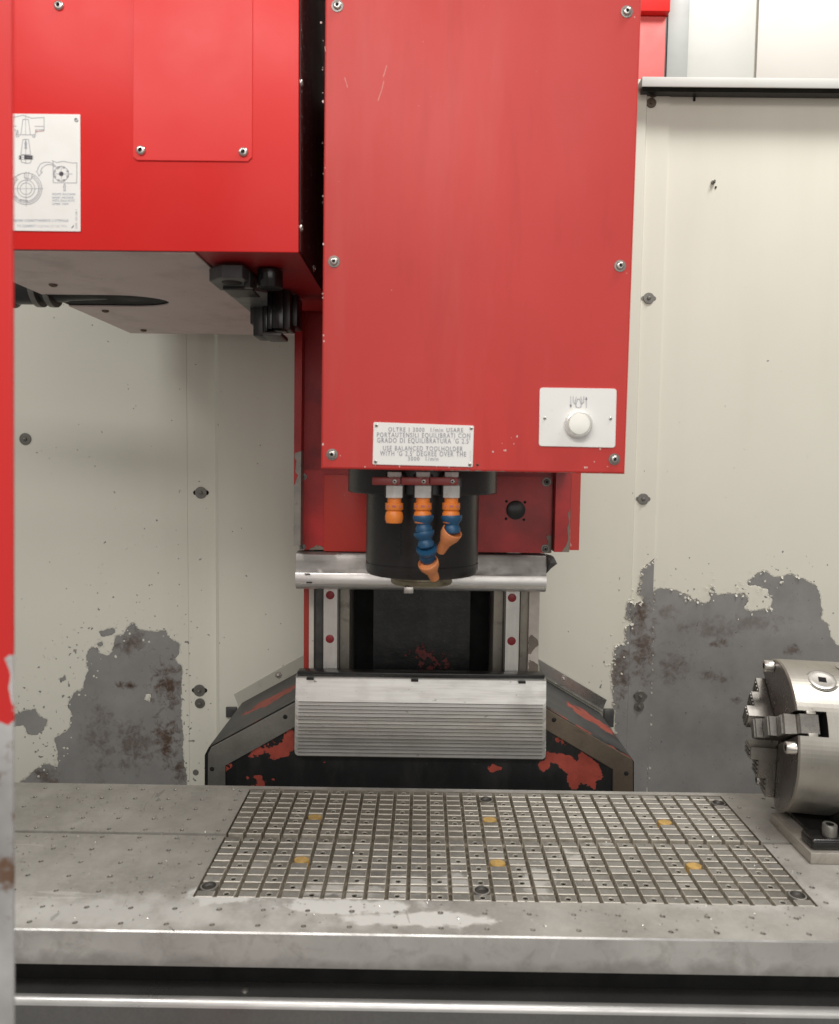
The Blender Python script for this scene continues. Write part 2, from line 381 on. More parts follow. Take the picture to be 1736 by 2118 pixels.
def arc(cx, cy, r, a0=0, a1=360, n=28):
    return [(cx + r * math.cos(math.radians(a0 + (a1 - a0) * k / n)), cy + r * math.sin(math.radians(a0 + (a1 - a0) * k / n))) for k in range(n + 1)]
def lettering(body, x0, x1, ytop, ybot, Y, mat, parent, rot=False, bold=0.0):
    cu = bpy.data.curves.new('t', 'FONT'); cu.body = body; cu.size = 1.0; cu.offset = bold; cu.resolution_u = 3
    cu.space_character = 1.22; cu.space_word = 1.25
    o = bpy.data.objects.new('t', cu); COL.objects.link(o)
    dg = bpy.context.evaluated_depsgraph_get(); me = bpy.data.meshes.new_from_object(o.evaluated_get(dg)); bpy.data.objects.remove(o); bpy.data.curves.remove(cu)
    P = np.array([v.co[:] for v in me.vertices]); lo = P.min(0); hi = P.max(0)
    cap = 0.0, 0.729
    for v in me.vertices:
        u = (v.co.x - lo[0]) / (hi[0] - lo[0]); w = (v.co.y - cap[0]) / (cap[1] - cap[0])
        q = at(x1 + (x0 - x1) * w, ybot + (ytop - ybot) * u, Y) if rot else at(x0 + (x1 - x0) * u, ybot + (ytop - ybot) * w, Y)
        v.co = q - Vector(ORG[parent.name])
    me.materials.append(mat); me.name = 'lettering'
    o = bpy.data.objects.new('lettering', me); COL.objects.link(o); o.parent = parent; return o

# ================================================================== ENCLOSURE WALL
YW = 2.10
L2 = lambda u, v: (u * .38724, 1189.3 + v * .38724)
R2 = lambda u, v: (1241 + u * .31744, 1137.6 + v * .31744)
left_big = [L2(*p) for p in [(95,1130),(105,1112),(180,1045),(240,1008),(290,1020),(300,1047),(312,1000),(295,870),(380,820),(380,740),(358,690),(400,625),(445,610),(470,500),(460,440),(480,390),(515,385),(540,425),(575,432),(605,400),(612,335),(660,315),(685,270),(715,257),(745,292),(830,305),(885,292),(910,340),(960,370),(955,420),(935,450),(970,490),(975,560),(965,600),(970,680),(965,760),(985,880),(970,930),(995,1050),(998,1220),(90,1220)]]
left_small = [L2(*p) for p in [(40,760),(80,750),(130,725),(185,722),(215,760),(252,770),(240,820),(195,858),(150,850),(130,800),(80,805),(40,830)]]
left_s2 = [L2(*p) for p in [(530,300),(590,290),(620,280),(605,318),(545,332)]]
left_s3 = [L2(*p) for p in [(315,555),(345,540),(350,560),(325,580)]]
left_s4 = [L2(*p) for p in [(522,362),(545,358),(545,380),(525,382)]]
isl1 = [L2(*p) for p in [(770,634),(808,634),(803,684),(775,668)]]; isl2 = [L2(*p) for p in [(798,765),(834,742),(826,780)]]
right_strip = [R2(*p) for p in [(400,20),(310,90),(265,130),(255,220),(245,280),(285,330),(240,350),(180,320),(165,380),(160,440),(215,465),(160,500),(155,600),(90,620),(80,700),(70,800),(75,900),(80,1000),(95,1090),(90,1650),(400,1650)]]
right_big = [R2(*p) for p in [(310,285),(400,250),(480,260),(580,300),(600,320),(690,350),(715,370),(725,300),(705,280),(735,250),(760,290),(940,290),(975,325),(935,380),(985,405),(1110,385),(1135,320),(1100,300),(1100,260),(1040,235),(970,225),(965,200),(1040,150),(1070,130),(1140,180),(1250,165),(1330,190),(1410,230),(1435,300),(1450,400),(1440,450),(1490,490),(1505,570),(1559,630),(1700,660),(2400,700),(2400,1700),(310,1700)]]
wp = lambda uv, f: tuple(at(*f(*uv), YW))
M['wall_l'] = wall_mat('flaked_cream_paint_left', [(wp((895, 585), L2), (0.042, 0.1, 0.075), 1.0), (wp((890, 880), L2), (0.042, 0.1, 0.085), 1.0), (wp((705, 365), L2), (0.05, 0.1, 0.035), 0.8), (wp((540, 880), L2), (0.05, 0.1, 0.10), 0.55), (wp((720, 900), L2), (0.06, 0.1, 0.07), 0.7), (wp((240, 1070), L2), (0.04, 0.1, 0.03), 0.8), (wp((960, 1040), L2), (0.03, 0.1, 0.04), 0.9), (wp((685, 590), L2), (0.05, 0.1, 0.012), 1.0)])
M['wall_r'] = wall_mat('flaked_cream_paint_right', [(wp((270, 430), R2), (0.035, 0.1, 0.06), 0.9), (wp((280, 640), R2), (0.04, 0.1, 0.10), 0.8), (wp((130, 800), R2), (0.03, 0.1, 0.10), 0.8), (wp((480, 760), R2), (0.045, 0.1, 0.06), 0.6), (wp((720, 520), R2), (0.10, 0.1, 0.03), 0.42), (wp((1000, 480), R2), (0.12, 0.1, 0.025), 0.35), (wp((780, 610), R2), (0.03, 0.1, 0.012), 0.8), (wp((740, 830), R2), (0.05, 0.1, 0.02), 0.6), (wp((900, 980), R2), (0.02, 0.1, 0.012), 0.7), (wp((1260, 650), R2), (0.025, 0.1, 0.02), 0.7), (wp((430, 400), R2), (0.04, 0.1, 0.02), 0.4)], 0.825)

def X_at(x, y, Y): return at(x, y, Y).x
ZB, ZT = 0.55, at(1300, 168, YW).z
def strip_grid(b, prof, z0, z1, cell=0.008, mi=0):
    """vertical sheet following a plan profile of (X,Y) points"""
    P = []
    for (xa, ya), (xb, yb) in zip(prof[:-1], prof[1:]):
        n = max(1, int(math.hypot(xb - xa, yb - ya) / cell)); P += [(xa + (xb - xa) * k / n, ya + (yb - ya) * k / n) for k in range(n)]
    P.append(prof[-1]); nz = max(1, int((z1 - z0) / cell)); V = [(x, y, z0 + (z1 - z0) * j / nz) for j in range(nz + 1) for x, y in P]; w = len(P)
    b.add(V, [[j * w + i, j * w + i + 1, (j + 1) * w + i + 1, (j + 1) * w + i] for j in range(nz) for i in range(w - 1)], mi, True)

xs0, xs1, xs2 = X_at(389, 1150, YW), X_at(446, 1150, YW), X_at(457, 1150, YW)
wl = thing('enclosure_wall', 'cream painted rear wall left of the spindle with a large flaked grey patch', 'wall', (-0.8, YW, 0.55))
attrsL = {'chip': sdf_attr([left_big, left_small, left_s2, left_s3, left_s4], YW, [isl1, isl2])}
b = MB(); strip_grid(b, [(-1.45, YW), (xs0 - 0.0006, YW), (xs0 - 0.0004, YW + 0.002)], 0.55, 2.9); b.build('sheet_panel', M['wall_l'], wl, attrs=attrsL)
b = MB(); strip_grid(b, [(xs0 - 0.010, YW + 0.005), (xs0 - 0.0002, YW + 0.0012), (xs0 + 0.0004, YW + 0.0004), (xs1, YW + 0.0004), (xs2, YW - 0.022), (-0.20, YW - 0.022)], 0.55, 2.9)
b.build('corner_strip', M['wall_l'], wl, attrs={'chip': lambda P: np.minimum(sdf_attr([left_big], YW)(P), (xs0 + 0.006 - P[:, 0]) * 100)})
for (x, y, w, mm, yo) in [(53, 908, .0165, 'dullbolt', 0), (416, 1019, .0165, 'dullbolt', .001), (413, 1428, .017, 'dullbolt', .001), (414, 1454.5, .0145, 'dullbolt', .001)]:
    p = at(x, y, YW + yo)
    if w > .015 and x > 100: ears(wl, p, 0.015, 0.007, M['void'])
    hexbolt(wl, p + Vector((0, -0.0012, 0)), 0.0055, w, M[mm])
p = at(405, 1598, YW); b = MB(); b.lathe([(0.0085, 0), (0.008, 0.0012), (0.0, 0.0014)], p, (0, -1, 0), 20); b.build('hole_plug', M['dullbolt'], wl)

# --- right half
xr = [X_at(1110, 1000, YW - .014), X_at(1301, 1300, YW), X_at(1304, 1300, YW), X_at(1353.5, 1160, YW)]
wr = thing('enclosure_wall', 'cream painted rear wall right of the spindle, bare grey metal along its lower part', 'wall', (0.8, YW, 0.55))
b = MB(); strip_grid(b, [(0.26, YW - .012), (xr[1], YW - .012), (xr[2], YW - .004), (xr[3] - .001, YW - .004), (xr[3], YW + .001)], 0.55, ZT)
b.build('corner_strip', M['wall_r'], wr, attrs={'chip': sdf_attr([right_strip], YW)})
b = MB(); strip_grid(b, [(xr[3] - .004, YW + .0015), (1.35, YW + .0015)], 0.55, ZT)
b.build('sheet_panel', M['wall_r'], wr, attrs={'chip': sdf_attr([right_big], YW)})
for (x, y, w, mm, sl) in [(1351.5, 190, .0150, 'rustbolt', 1), (1347.5, 213, .0130, 'rustbolt', 0), (1342, 617, .0150, 'dullbolt', 1), (1330.5, 1032, .0155, 'dullbolt', 1), (1324.5, 1440, .0160, 'dullbolt', 1), (1322, 1461, .0140, 'dullbolt', 0)]:
    p = at(x, y, YW - .0045)
    if sl: ears(wr, p, 0.0145, 0.006, M['void'] if mm == 'rustbolt' else M['dullbolt'])
    hexbolt(wr, p + Vector((0, -.0012, 0)), 0.0055, w, M[mm])
p = at(1475, 377, YW); b = MB(); b.lathe([(.0055, 0), (.0055, .006), (.003, .007), (.003, .013), (.0, .013)], p, (0, -1, 0), 10); b.build('stud', M['dullbolt'], wr)
p = at(1481, 387, YW); b = MB(); b.lathe([(.003, 0), (.0028, .001), (0, .001)], p, (.0, -1, 0), 10); b.build('pin_hole', M['void'], wr)
p = at(1436.5, 205, YW); b = MB(); b.box(p.x - .003, p.x + .003, p.y - .0015, p.y, p.z - .005, p.z + .005); b.build('slot_mark', M['void'], wr)
# peeling flakes along the edge of the bare strip and patch
b = MB()
def flakes(poly, i0, i1, step, Y, side):
    global b
    P = px_poly(poly, Y)[i0:i1]
    for a, c in zip(P[:-1], P[1:]):
        a = Vector((a[0], 0, a[1])); c = Vector((c[0], 0, c[1])); L = (c - a).length; n = max(1, int(L / step))
        d = (c - a) / max(L, 1e-6); nrm = Vector((-d.z, 0, d.x)) * side
        for k in range(n):
            if random.random() < .35: continue
            o = a + d * (L * (k + random.random()) / n) - nrm * random.uniform(-.004, .003); w = random.uniform(.002, .009); l = random.uniform(.002, .008)
            tw = random.uniform(-.6, .6); dd = (d * math.cos(tw) + nrm * math.sin(tw)).normalized(); nn = (nrm * math.cos(tw) - d * math.sin(tw)).normalized()
            V = []
            for j in range(4):
                q = j / 3; ww = w * (1 - .5 * q) * random.uniform(.8, 1.1)
                ctr = o + nn * (l * math.sin(q * 1.5)) + Vector((0, Y - .0008 - l * .75 * (1 - math.cos(q * 1.6)), 0))
                V += [ctr - dd * ww / 2, ctr + dd * ww / 2]
            b.add(V, [[0, 1, 3, 2], [2, 3, 5, 4], [4, 5, 7, 6]], 0, True)
flakes(right_strip, 0, 20, .0065, YW - .012, 1); flakes(right_strip, 3, 19, .009, YW - .012, 1)
flakes(right_big, 1, 27, .016, YW, -1)
zc = at(1350, 1500, YW).z
for k in range(30):
    if random.random() < .3: continue
    pxx = at(1353.5 - (k / 30) * 11 + random.uniform(-.5, 1), 1200 + k * 14 + random.uniform(-5, 5), YW - .005); w = random.uniform(.0015, .005)
    b.add([pxx + Vector((0, 0, -w)), pxx + Vector((w * .8, -.002, -w * .6)), pxx + Vector((w, -.003, w * .5)), pxx + Vector((-.001, 0, w))], [[0, 1, 2, 3]])
b.build('paint_flakes', M['cream'], wr, kind='stuff')
def bits(b, pts, n, spread, Y):
    for k in range(n):
        c = random.choice(pts); p = at(c[0] + random.gauss(0, spread), c[1] + random.gauss(0, spread) - spread * .6, Y); r = random.uniform(.0015, .0048); m_ = random.randint(5, 7); a0 = random.random() * 6
        rim = [p + Vector((math.cos(a0 + 6.283 * i / m_) * r * random.uniform(.6, 1.1), -.0004, math.sin(a0 + 6.283 * i / m_) * r * random.uniform(.6, 1.1))) for i in range(m_)]
        b.add(rim + [p + Vector((random.uniform(-.4, .4) * r, -random.uniform(.001, .0026), random.uniform(-.4, .4) * r))], [[i, (i + 1) % m_, m_] for i in range(m_)])
b = MB(); flakes(left_big, 1, 30, .022, YW, 1); bits(b, left_big[2:30], 70, 22, YW); bits(b, [(270, 1150), (200, 1210), (60, 1420), (110, 1390), (150, 1330)], 40, 30, YW); b.build('paint_flakes', M['cream'], wl, kind='stuff')
b = MB(); bits(b, right_big[1:26] + right_strip[2:18], 60, 12, YW - .012); b.build('paint_flakes', M['cream'], wr, kind='stuff')

# --- ledge rail and the panels above it
rl = thing('enclosure_ledge', 'white folded sheet metal ledge along the top of the right wall', 'ledge', (1.0, YW, 2.65))
pa = at(1329, 157, 2.03); pb = at(1329, 178, 2.03)
b = MB(); b.box(pa.x, 1.35, 2.03, 2.034, pb.z, pa.z - .001, .0012); b.box(pa.x, 1.35, 2.0342, 2.098, pa.z - .006, pa.z - .002); b.build('front_lip', M['white'], rl)
b = MB(); b.box(pa.x + .012, 1.35, 2.070, 2.0975, pb.z + .006, pa.z - .0065); b.build('dark_recess_strip', M['black'], rl)  # black strip painted in as the dark recess under the ledge
ub = thing('enclosure_post', 'grey upright post above the ledge beside the red cover strip', 'post', (0.72, 2.3, 2.6))
a0, a1 = at(1381, 80, 2.28), at(1425, 80, 2.28)
b = MB(); b.box(a0.x, a1.x, 2.28, 2.40, 2.60, 3.05, .003); b.build('upright', M['greyp'], ub)
uw = thing('upper_wall_panel', 'cream and off-white upper panels above the ledge at top right', 'wall', (1.0, 2.31, 2.6))
a2 = at(1565, 80, 2.31)
b = MB(); b.box(a1.x + .002, a2.x - .003, 2.31, 2.35, 2.60, 3.05, .002); b.build('panel', M['white'], uw)
b = MB(); b.box(a2.x - .003, a2.x + .003, 2.318, 2.35, 2.60, 3.05); b.build('sealant_joint', plain('sealant', (.40, .38, .32), .7), uw)
b = MB(); b.box(a2.x + .003, 1.6, 2.308, 2.35, 2.60, 3.05, .002); b.build('panel', paint('warm_cream', (.60, .575, .53), .45, .02), uw)
rb = thing('column_cover', 'faded red cover strip above the wall at the upper right of the spindle head', 'cover', (0.63, 2.26, 2.6))
c0, c1, c2 = at(1300, 80, 2.26), at(1379, 80, 2.26), at(1379, 24, 2.24)
b = MB(); b.box(c0.x - .1, c1.x - .002, 2.262, 2.36, 2.6, c2.z, .002); b.build('lower_sheet', M['red_pink'], rb)
b = MB(); b.box(c0.x - .1, c1.x + .002, 2.24, 2.36, c2.z + .002, 3.05, .002); b.build('upper_sheet', M['red_box'], rb)
b = MB(); b.box(c1.x - .002, c1.x + .002, 2.266, 2.30, 2.6, c2.z); b.build('black_seal', M['black'], rb)

# ================================================================== MACHINE COLUMN
YB = 1.75
col = thing('machine_column', 'machine column with black base, flaked red paint and two vertical guide rails', 'machine column', (0.0, YB, 0.6))
LF = lambda u, v: ((780 + u / 3.338) * .5171, (2600 + v / 3.338) * .5171)
RF = lambda u, v: ((2100 + u / 3.338) * .5171, (2600 + v / 3.338) * .5171)
TB = lambda u, v: ((1100 + u / 1.1573) * .5171, (2150 + v / 1.1573) * .5171)
base_px = [(1105, 1448), (640, 1432), (433, 1544), (424.3, 1561), (424, 1700), (1311, 1712), (1311, 1574), (1306, 1569)]
chips = [[LF(*p) for p in q] for q in ([(680,1410),(760,1445),(900,1400),(940,1380),(930,1270),(830,1310)], [(930,1270),(1060,1190),(1050,1230),(940,1300)], [(975,1330),(1150,1240),(1190,1190),(1180,1110),(1280,1050),(1335,1080),(1330,1330),(1270,1350),(1250,1410),(1100,1455),(985,1460)], [(405,1540),(530,1490),(480,1570),(430,1630),(405,1630)], [(665,1690),(720,1690),(720,1750),(670,1750)], [(770,1690),(830,1670),(930,1690),(900,1740),(960,1770),(930,1815),(760,1815),(830,1750)], [(990,1720),(1040,1710),(1030,1750)], [(1090,1740),(1140,1725),(1110,1765)], [(1190,1740),(1250,1735),(1240,1770)], [(1680,1500),(1760,1480),(1740,1540)])]
chips += [[RF(*p) for p in q] for q in ([(285,1380),(330,1330),(385,1370),(500,1380),(590,1400),(700,1480),(720,1390),(780,1370),(860,1420),(960,1500),(1000,1580),(1060,1690),(940,1760),(990,1870),(900,1870),(880,1790),(830,1840),(770,1760),(715,1800),(715,1870),(610,1870),(570,1760),(575,1650),(470,1580),(420,1490),(370,1500),(270,1640),(170,1580),(190,1490),(280,1470)], [(380,1140),(580,1250),(530,1270),(430,1230),(380,1200)], [(650,1290),(700,1320),(690,1340)])]
chips.append([TB(*p) for p in [(985,1080),(1000,1040),(1060,1075),(1010,1090)]])
M['base'] = chip_mat('black_base_paint_flaked', (0.012, 0.0125, 0.013), (0.34, 0.055, 0.035), 2.1, 80, (0.38, 0.6))
b = MB(); b.prism(px_poly(base_px, YB), YB, YB + .02, cuts=.01); b.build('base_front', M['base'], col, attrs={'chip': sdf_attr(chips, YB)})
# sloping flanks that run back to the wall
M['flank'] = chip_mat('grimy_flank_paint', (0.055, 0.055, 0.055), (0.36, 0.075, 0.05), 3.0, 26, (0.5, 0.6))
def flank(pts, name):
    b = MB(); P = [at(x, y, YB) for x, y in pts]; n = 24
    for a, c in zip(P[:-1], P[1:]):
        m = max(2, int((c - a).length / .012)); V = []
        for i in range(m + 1):
            q = a + (c - a) * (i / m)
            for j in range(n + 1): V.append((q.x, YB - .004 + .001 + (YW - .018 - YB) * j / n, q.z))
        b.add(V, [[i * (n + 1) + j, i * (n + 1) + j + 1, (i + 1) * (n + 1) + j + 1, (i + 1) * (n + 1) + j] for i in range(m) for j in range(n)], 0, False)
    cl = Vector(P[0]); ce = Vector(P[1])
    def at_chip(Q):
        d = np.full(len(Q), -1.6)
        e = (YB + .012 - Q[:, 1]) * 100
        d = np.maximum(d, np.clip(e, -1.3, 0.2) - .25)
        mid = ce if name == 'r' else (cl * .45 + ce * .55)
        rr = np.sqrt(((Q[:, 0] - mid.x + (.05 if name == 'r' else 0)) / .09) ** 2 + ((Q[:, 1] - (1.93 if name == 'r' else 1.90)) / .07) ** 2)
        return np.maximum(d, (1 - rr) * 1.2 - .5)
    return b.build('flank', M['flank'], col, attrs={'chip': at_chip})
flank([(640, 1432), (433, 1544), (424.3, 1561), (424, 1700)], 'l'); flank([(1105, 1448), (1306, 1569), (1311, 1574), (1311, 1712)], 'r')
# grey edge plates on the front of the flanks
M['edge_l'] = steel('bare_grey_edge_plate', (0.30, 0.29, 0.265), 0.36, 0.7, (1, 1, 1), 0.25, 0.45, (0.10, 0.085, 0.065))
M['edge_r'] = steel('stained_brown_edge_plate', (0.17, 0.135, 0.10), 0.42, 0.5, (1, 1, 1), 0.35, 0.6, (0.055, 0.04, 0.028))
pl = px_poly([(612, 1452), (437, 1546), (430, 1560), (429.5, 1700), (466, 1700), (466, 1584), (612, 1503)], YB - .006)
b = MB(); b.prism(pl, YB - .006, YB - .0005, .0015); b.build('edge_plate', M['edge_l'], col)
pl = px_poly([(1128, 1465), (1306, 1570), (1310, 1576), (1310, 1712), (1268, 1712), (1268, 1592), (1128, 1509)], YB - .006)
b = MB(); b.prism(pl, YB - .006, YB - .0005, .0015); b.build('edge_plate', M['edge_r'], col)
for x, y in [(590, 1483), (438.6, 1591), (1146.3, 1489), (1295.8, 1600)]:
    b = MB(); b.lathe([(.0055, 0), (.005, .0004), (0, .0005)], at(x, y, YB - .0063), (0, -1, 0), 16); b.build('bolt_hole', M['void'], col)
# sheet strips folded along the wall above each flank
def flange(pts, mat, label, bolt):
    o = thing('wall_flashing', label, 'flashing', tuple(at(*pts[0], YW - .02)))
    P = px_poly(pts, YW - .022); b = MB(); b.prism(P, YW - .024, YW - .019, .001, cuts=0); b.build('strip', mat, o)
    a, c = at(*pts[-1], YW - .024), at(*pts[-2], YW - .024)
    V = [a, c, c + Vector((0, -.010, -.006)), a + Vector((0, -.010, -.006))]; b = MB(); b.quad(V); b.quad([v + Vector((0, .001, -.0015)) for v in V]); b.build('fold', mat, o)
    hexbolt(o, at(*bolt, YW - .0245), .005, .009, M['bolt'])
M['flash_l'] = paint('dirty_cream_strip', (0.50, 0.48, 0.41), .5, .1, .75, (.10, .085, .065))
flange([(484, 1436), (626, 1355.5), (640, 1382), (612, 1397), (493, 1459)], M['flash_l'], 'dirty cream strip of flashing on the sloping left side of the column base', (576, 1396))
flange([(1112, 1362), (1255.5, 1447.5), (1247, 1467), (1120, 1392)], steel('bent_bare_sheet', (.52, .51, .48), .3, .9, (1, 1, 1), .3, .4), 'bare dented metal flashing on the sloping right side of the column base', (1166, 1404))
for x0, x1, y0, y1 in [(469, 491, 1461, 1482), (1249, 1268, 1466, 1502)]:
    a = at(x0, y0, YW - .02); c = at(x1, y1, YW - .02); b = MB(); b.box(a.x, c.x, YW - .03, YW - .016, c.z, a.z, .001); b.build('gap_block', M['darkgrey'], col)
# vertical guideway face
zlo, zhi = 1.085, 2.45
def vstrip(name, x0, x1, Ya, Yb, mat, y=1310, bev=.001, z0=1.0, z1=zhi):
    a = at(x0, y, Ya); c = at(x1, y, Ya); b = MB(); b.box(a.x, c.x, Ya, Yb, z0, z1, bev); return b.build(name, mat, col)
M['core'] = chip_mat('black_core_paint', (0.007, 0.0074, 0.0078), (0.10, 0.016, 0.014), 4.5, 75, (0.36, 0.6))
a, c = at(772.5, 1310, 1.78), at(972, 1310, 1.78)
blob_px = [TB(*p) for p in [(585,540),(640,490),(700,470),(740,520),(830,540),(835,600),(800,640),(670,640),(650,590)]]
b = MB(); b.prism([(a.x, 1.0), (c.x, 1.0), (c.x, zhi), (a.x, zhi)], 1.78, 1.90, cuts=.02); b.build('core_casting', M['core'], col, attrs={'chip': lambda P: sdf_attr([blob_px], 1.78)(P) * .35 - .6})
vstrip('recess', 700, 1045, 1.87, 1.89, M['void'])
M['redstrip'] = paint('red_strip_worn', (.36, .035, .025), .5, .1, .3)
M['chipwhite'] = chip_mat('worn_white_strip', (.55, .50, .45), (.19, .16, .13), 1.6, 45, (.5, .5), 0.33)
vstrip('side_strip', 628.3, 639, 1.73, 1.90, M['redstrip']); 
sa, sc = at(639.2, 1310, 1.728), at(649, 1310, 1.728); b = MB(); b.box(sa.x, sc.x, 1.728, 1.90, zlo, zhi); b.build('side_strip', M['chipwhite'], col, attrs={'chip': lambda P: P[:, 0] * 0 - .6})
vstrip('grey_strip', 649.2, 668.8, 1.735, 1.90, M['darkgrey']); vstrip('machined_way', 669, 723, 1.745, 1.90, M['machined'])
vstrip('machined_way', 1020.5, 1075.6, 1.745, 1.90, M['machined']); vstrip('grey_strip', 1075.8, 1093, 1.735, 1.90, M['machined'])
sa, sc = at(1093.7, 1310, 1.728), at(1115, 1310, 1.728); pchip = [(1093, 1315), (1100, 1312), (1112, 1322), (1114, 1335), (1104, 1342), (1097, 1355), (1099, 1368), (1116, 1376), (1116, 1420), (1093, 1420)]
b = MB(); b.prism([(sa.x, zlo), (sc.x, zlo), (sc.x, zhi), (sa.x, zhi)], 1.728, 1.90, cuts=.006); b.build('side_strip', M['chipwhite'], col, attrs={'chip': sdf_attr([pchip], 1.728)})
for x0, x1, caps in [(669.3, 697.5, [(683.2, 1231), (682.5, 1321.5)]), (1046, 1073.7, [(1059.5, 1236.5), (1058.5, 1326)])]:
    a, c = at(x0, 1310, 1.70), at(x1, 1310, 1.70); w = c.x - a.x
    b = MB(); prof = [(0, 0), (w, 0), (w, .010), (w - .004, .016), (w - .004, .026), (w, .034), (w, .045), (0, .045), (0, .034), (.004, .026), (.004, .016), (0, .010)]
    V = [(a.x + p, 1.70 + q, z) for z in (zlo, zhi) for p, q in prof]; n = len(prof)
    b.add(V, [[i, (i + 1) % n, n + (i + 1) % n, n + i] for i in range(n)] + [list(range(n)), list(range(n, 2 * n))]); r = b.build('guide_rail', M['steel_v'], col)
    for x, y in caps:
        b = MB(); b.lathe([(.0097, 0), (.0097, .0004), (.0091, .0009), (0, .0010)], at(x, y, 1.70), (0, -1, 0), 28); b.build('bolt_cap', M['capred'], r)
    g = x1 + 1.2 if x0 < 800 else x0 - 6.5
    for k in range(3): vstrip('way_groove', g + k * 1.90, g + k * 2.0 + .9, 1.742, 1.75, M['black'], bev=0)

# ================================================================== LOWER TELESCOPIC WAY COVER
wc = thing('telescopic_way_cover', 'stack of bright nested steel cover plates below the spindle', 'way cover', tuple(at(870, 1570, 1.68)))
Yc = 1.655
M['slatedge'] = plain('slat_gap_shade', (.10, .092, .082), .5, .3, .3)  # dark strip painted as the gap shadow below each plate
t = NT('slat_steel'); oi = t.new('ShaderNodeObjectInfo').outputs['Random']; n2 = t.noise(160, 4, .6, t.pos((.04, 1, 1)))
c = t.mix(oi, (.62, .605, .58), (.95, .935, .90)); c = t.mix(t.ramp(n2, .35, .65, 0, .2), c, (.42, .40, .38)); c = t.mix(t.ramp(t.noise(9, 6, .65), .5, .75, 0, .45), c, (.48, .45, .41)); c = t.mix(t.ramp(t.noise(5, 3, .5), .58, .72, 0, .6), c, (.30, .28, .25)); c = t.mix(t.ramp(t.noise(3, 6, .7, t.pos((.8, 1, 9))), .52, .72, 0, .6), c, (.36, .335, .30)); c = t.mix(t.ramp(t.noise(90, 4, .7, t.pos((.5, 1, 1))), .66, .72, 0, .7), c, (.12, .11, .095))
t.out(col=c, rough=t.ramp(t.noise(12, 5), .3, .7, .3, .44), metal=.6); t.bump(n2, .05, .0005); M['slat'] = t.mat
def cover_plate(i, ytl, ybl, Y, x0=611, x1=1131, mat='steel_h'):
    a = at(x0, (ytl + ybl) / 2, Y); c = at(x1, (ytl + ybl) / 2 + 6, Y); zt = at(870, ytl + 3.5, Y).z; zb = at(870, ybl + 3.5, Y).z; r = .010
    P = [(a.x, zt), (a.x, zb + r)] + [(a.x + r - r * math.cos(q), zb + r - r * math.sin(q)) for q in (.4, .8, 1.2, 1.57)] + [(c.x - r + r * math.sin(q), zb + r - r * math.cos(q)) for q in (0, .4, .8, 1.2)] + [(c.x, zb + r), (c.x, zt)]
    tl = math.radians(8 - i * 1.5); b = MB(); b.prism(P, Y, Y + .0026, .0006, M=Matrix.Translation((0, Y, zb)) @ Matrix.Rotation(-tl, 4, 'X') @ Matrix.Translation((0, -Y, -zb)))
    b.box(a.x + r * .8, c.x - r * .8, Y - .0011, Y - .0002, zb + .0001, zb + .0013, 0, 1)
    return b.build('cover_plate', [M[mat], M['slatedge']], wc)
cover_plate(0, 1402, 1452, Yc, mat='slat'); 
N = 15
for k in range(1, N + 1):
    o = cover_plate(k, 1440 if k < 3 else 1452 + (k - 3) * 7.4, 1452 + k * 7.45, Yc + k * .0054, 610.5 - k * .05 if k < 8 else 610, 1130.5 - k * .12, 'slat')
a, c = at(611, 1402, Yc), at(1131, 1408, Yc); zt = at(870, 1405, Yc).z
b = MB(); b.box(a.x, c.x, Yc + .003, Yc + .042, zt - .001, zt + .0015); b.build('top_flange', M['steel'], wc)
b = MB(); b.box(a.x + .002, c.x - .002, Yc + .012, Yc + .042, zt + .0015, zt + .010, .002); b.build('rubber_wiper', M['black'], wc)
for x, y in [(642, 1402), (858, 1405.5), (1080, 1409.5)]:
    p = at(x, y, Yc); b = MB(); b.box(p.x - .008, p.x + .008, Yc - .003, Yc + .0, p.z - .0045, p.z + .0015, .0005); b.build('clip', M['black'], wc)

# ================================================================== SPINDLE HEAD
YH = 1.20
head = thing('spindle_head', 'tall red spindle head with front cover, black spindle and steel nose', 'spindle head', (0.08, 1.42, 1.37))
hl, hr_ = at(664.5, 900, YH).x, at(1295.5, 900, YH).x; hb = at(880, 972, YH).z
tilt = Matrix.Translation((hl, YH, hb)) @ Matrix.Rotation(0.005, 4, 'Y') @ Matrix.Translation((-hl, -YH, -hb))
chipb = [(940, 971.5), (1100, 975.5), (1292, 979), (1292, 985), (660, 985), (660, 970), (690, 973), (760, 973.5)]
M['headred'] = chip_mat('head_red_enamel', RED, (0.33, 0.31, 0.29), .5, 90, (.40, .45))
t = NT('head_red_enamel'); e = t.math('ADD', t.attr('chip'), t.math('MULTIPLY', t.math('SUBTRACT', t.noise(110, 6, .6), .5), .8)); mk = t.ramp(e, -.02, .02)
c_ = t.mix(t.ramp(t.noise(2.5, 4), .3, .7), (.49, .032, .027), (.56, .041, .034))
fl = t.ramp(t.noise(2.2, 6, .62, t.pos((5, 5, .55))), .5, .78, 0, .22); c_ = t.mix(fl, c_, (.58, .16, .14))
fl2 = t.ramp(t.noise(3.1, 6, .62, t.pos((6, 6, .8))), .56, .8, 0, .35); c_ = t.mix(fl2, c_, (.34, .018, .014))
c_ = t.mix(t.ramp(t.noise(230, 1), .80, .81, 0, .8), c_, (.78, .4, .35))
t.out(col=t.mix(mk, c_, (.34, .32, .30)), rough=t.ramp(t.noise(3.5, 6, .6, t.pos((2, 2, .5))), .3, .7, .36, .5), metal=t.math('MULTIPLY', mk, .4), spec=.32)
t.bump(t.noise(360, 2), .05, .0005); t.bump(t.noise(4, 2), .10, .012); M['headred'] = t.mat
b = MB(); b.prism([(hl, hb), (hr_, hb), (hr_, 2.75), (hl, 2.75)], YH, YH + .012, .003, cuts=0, M=tilt)
bm = bmesh.new()
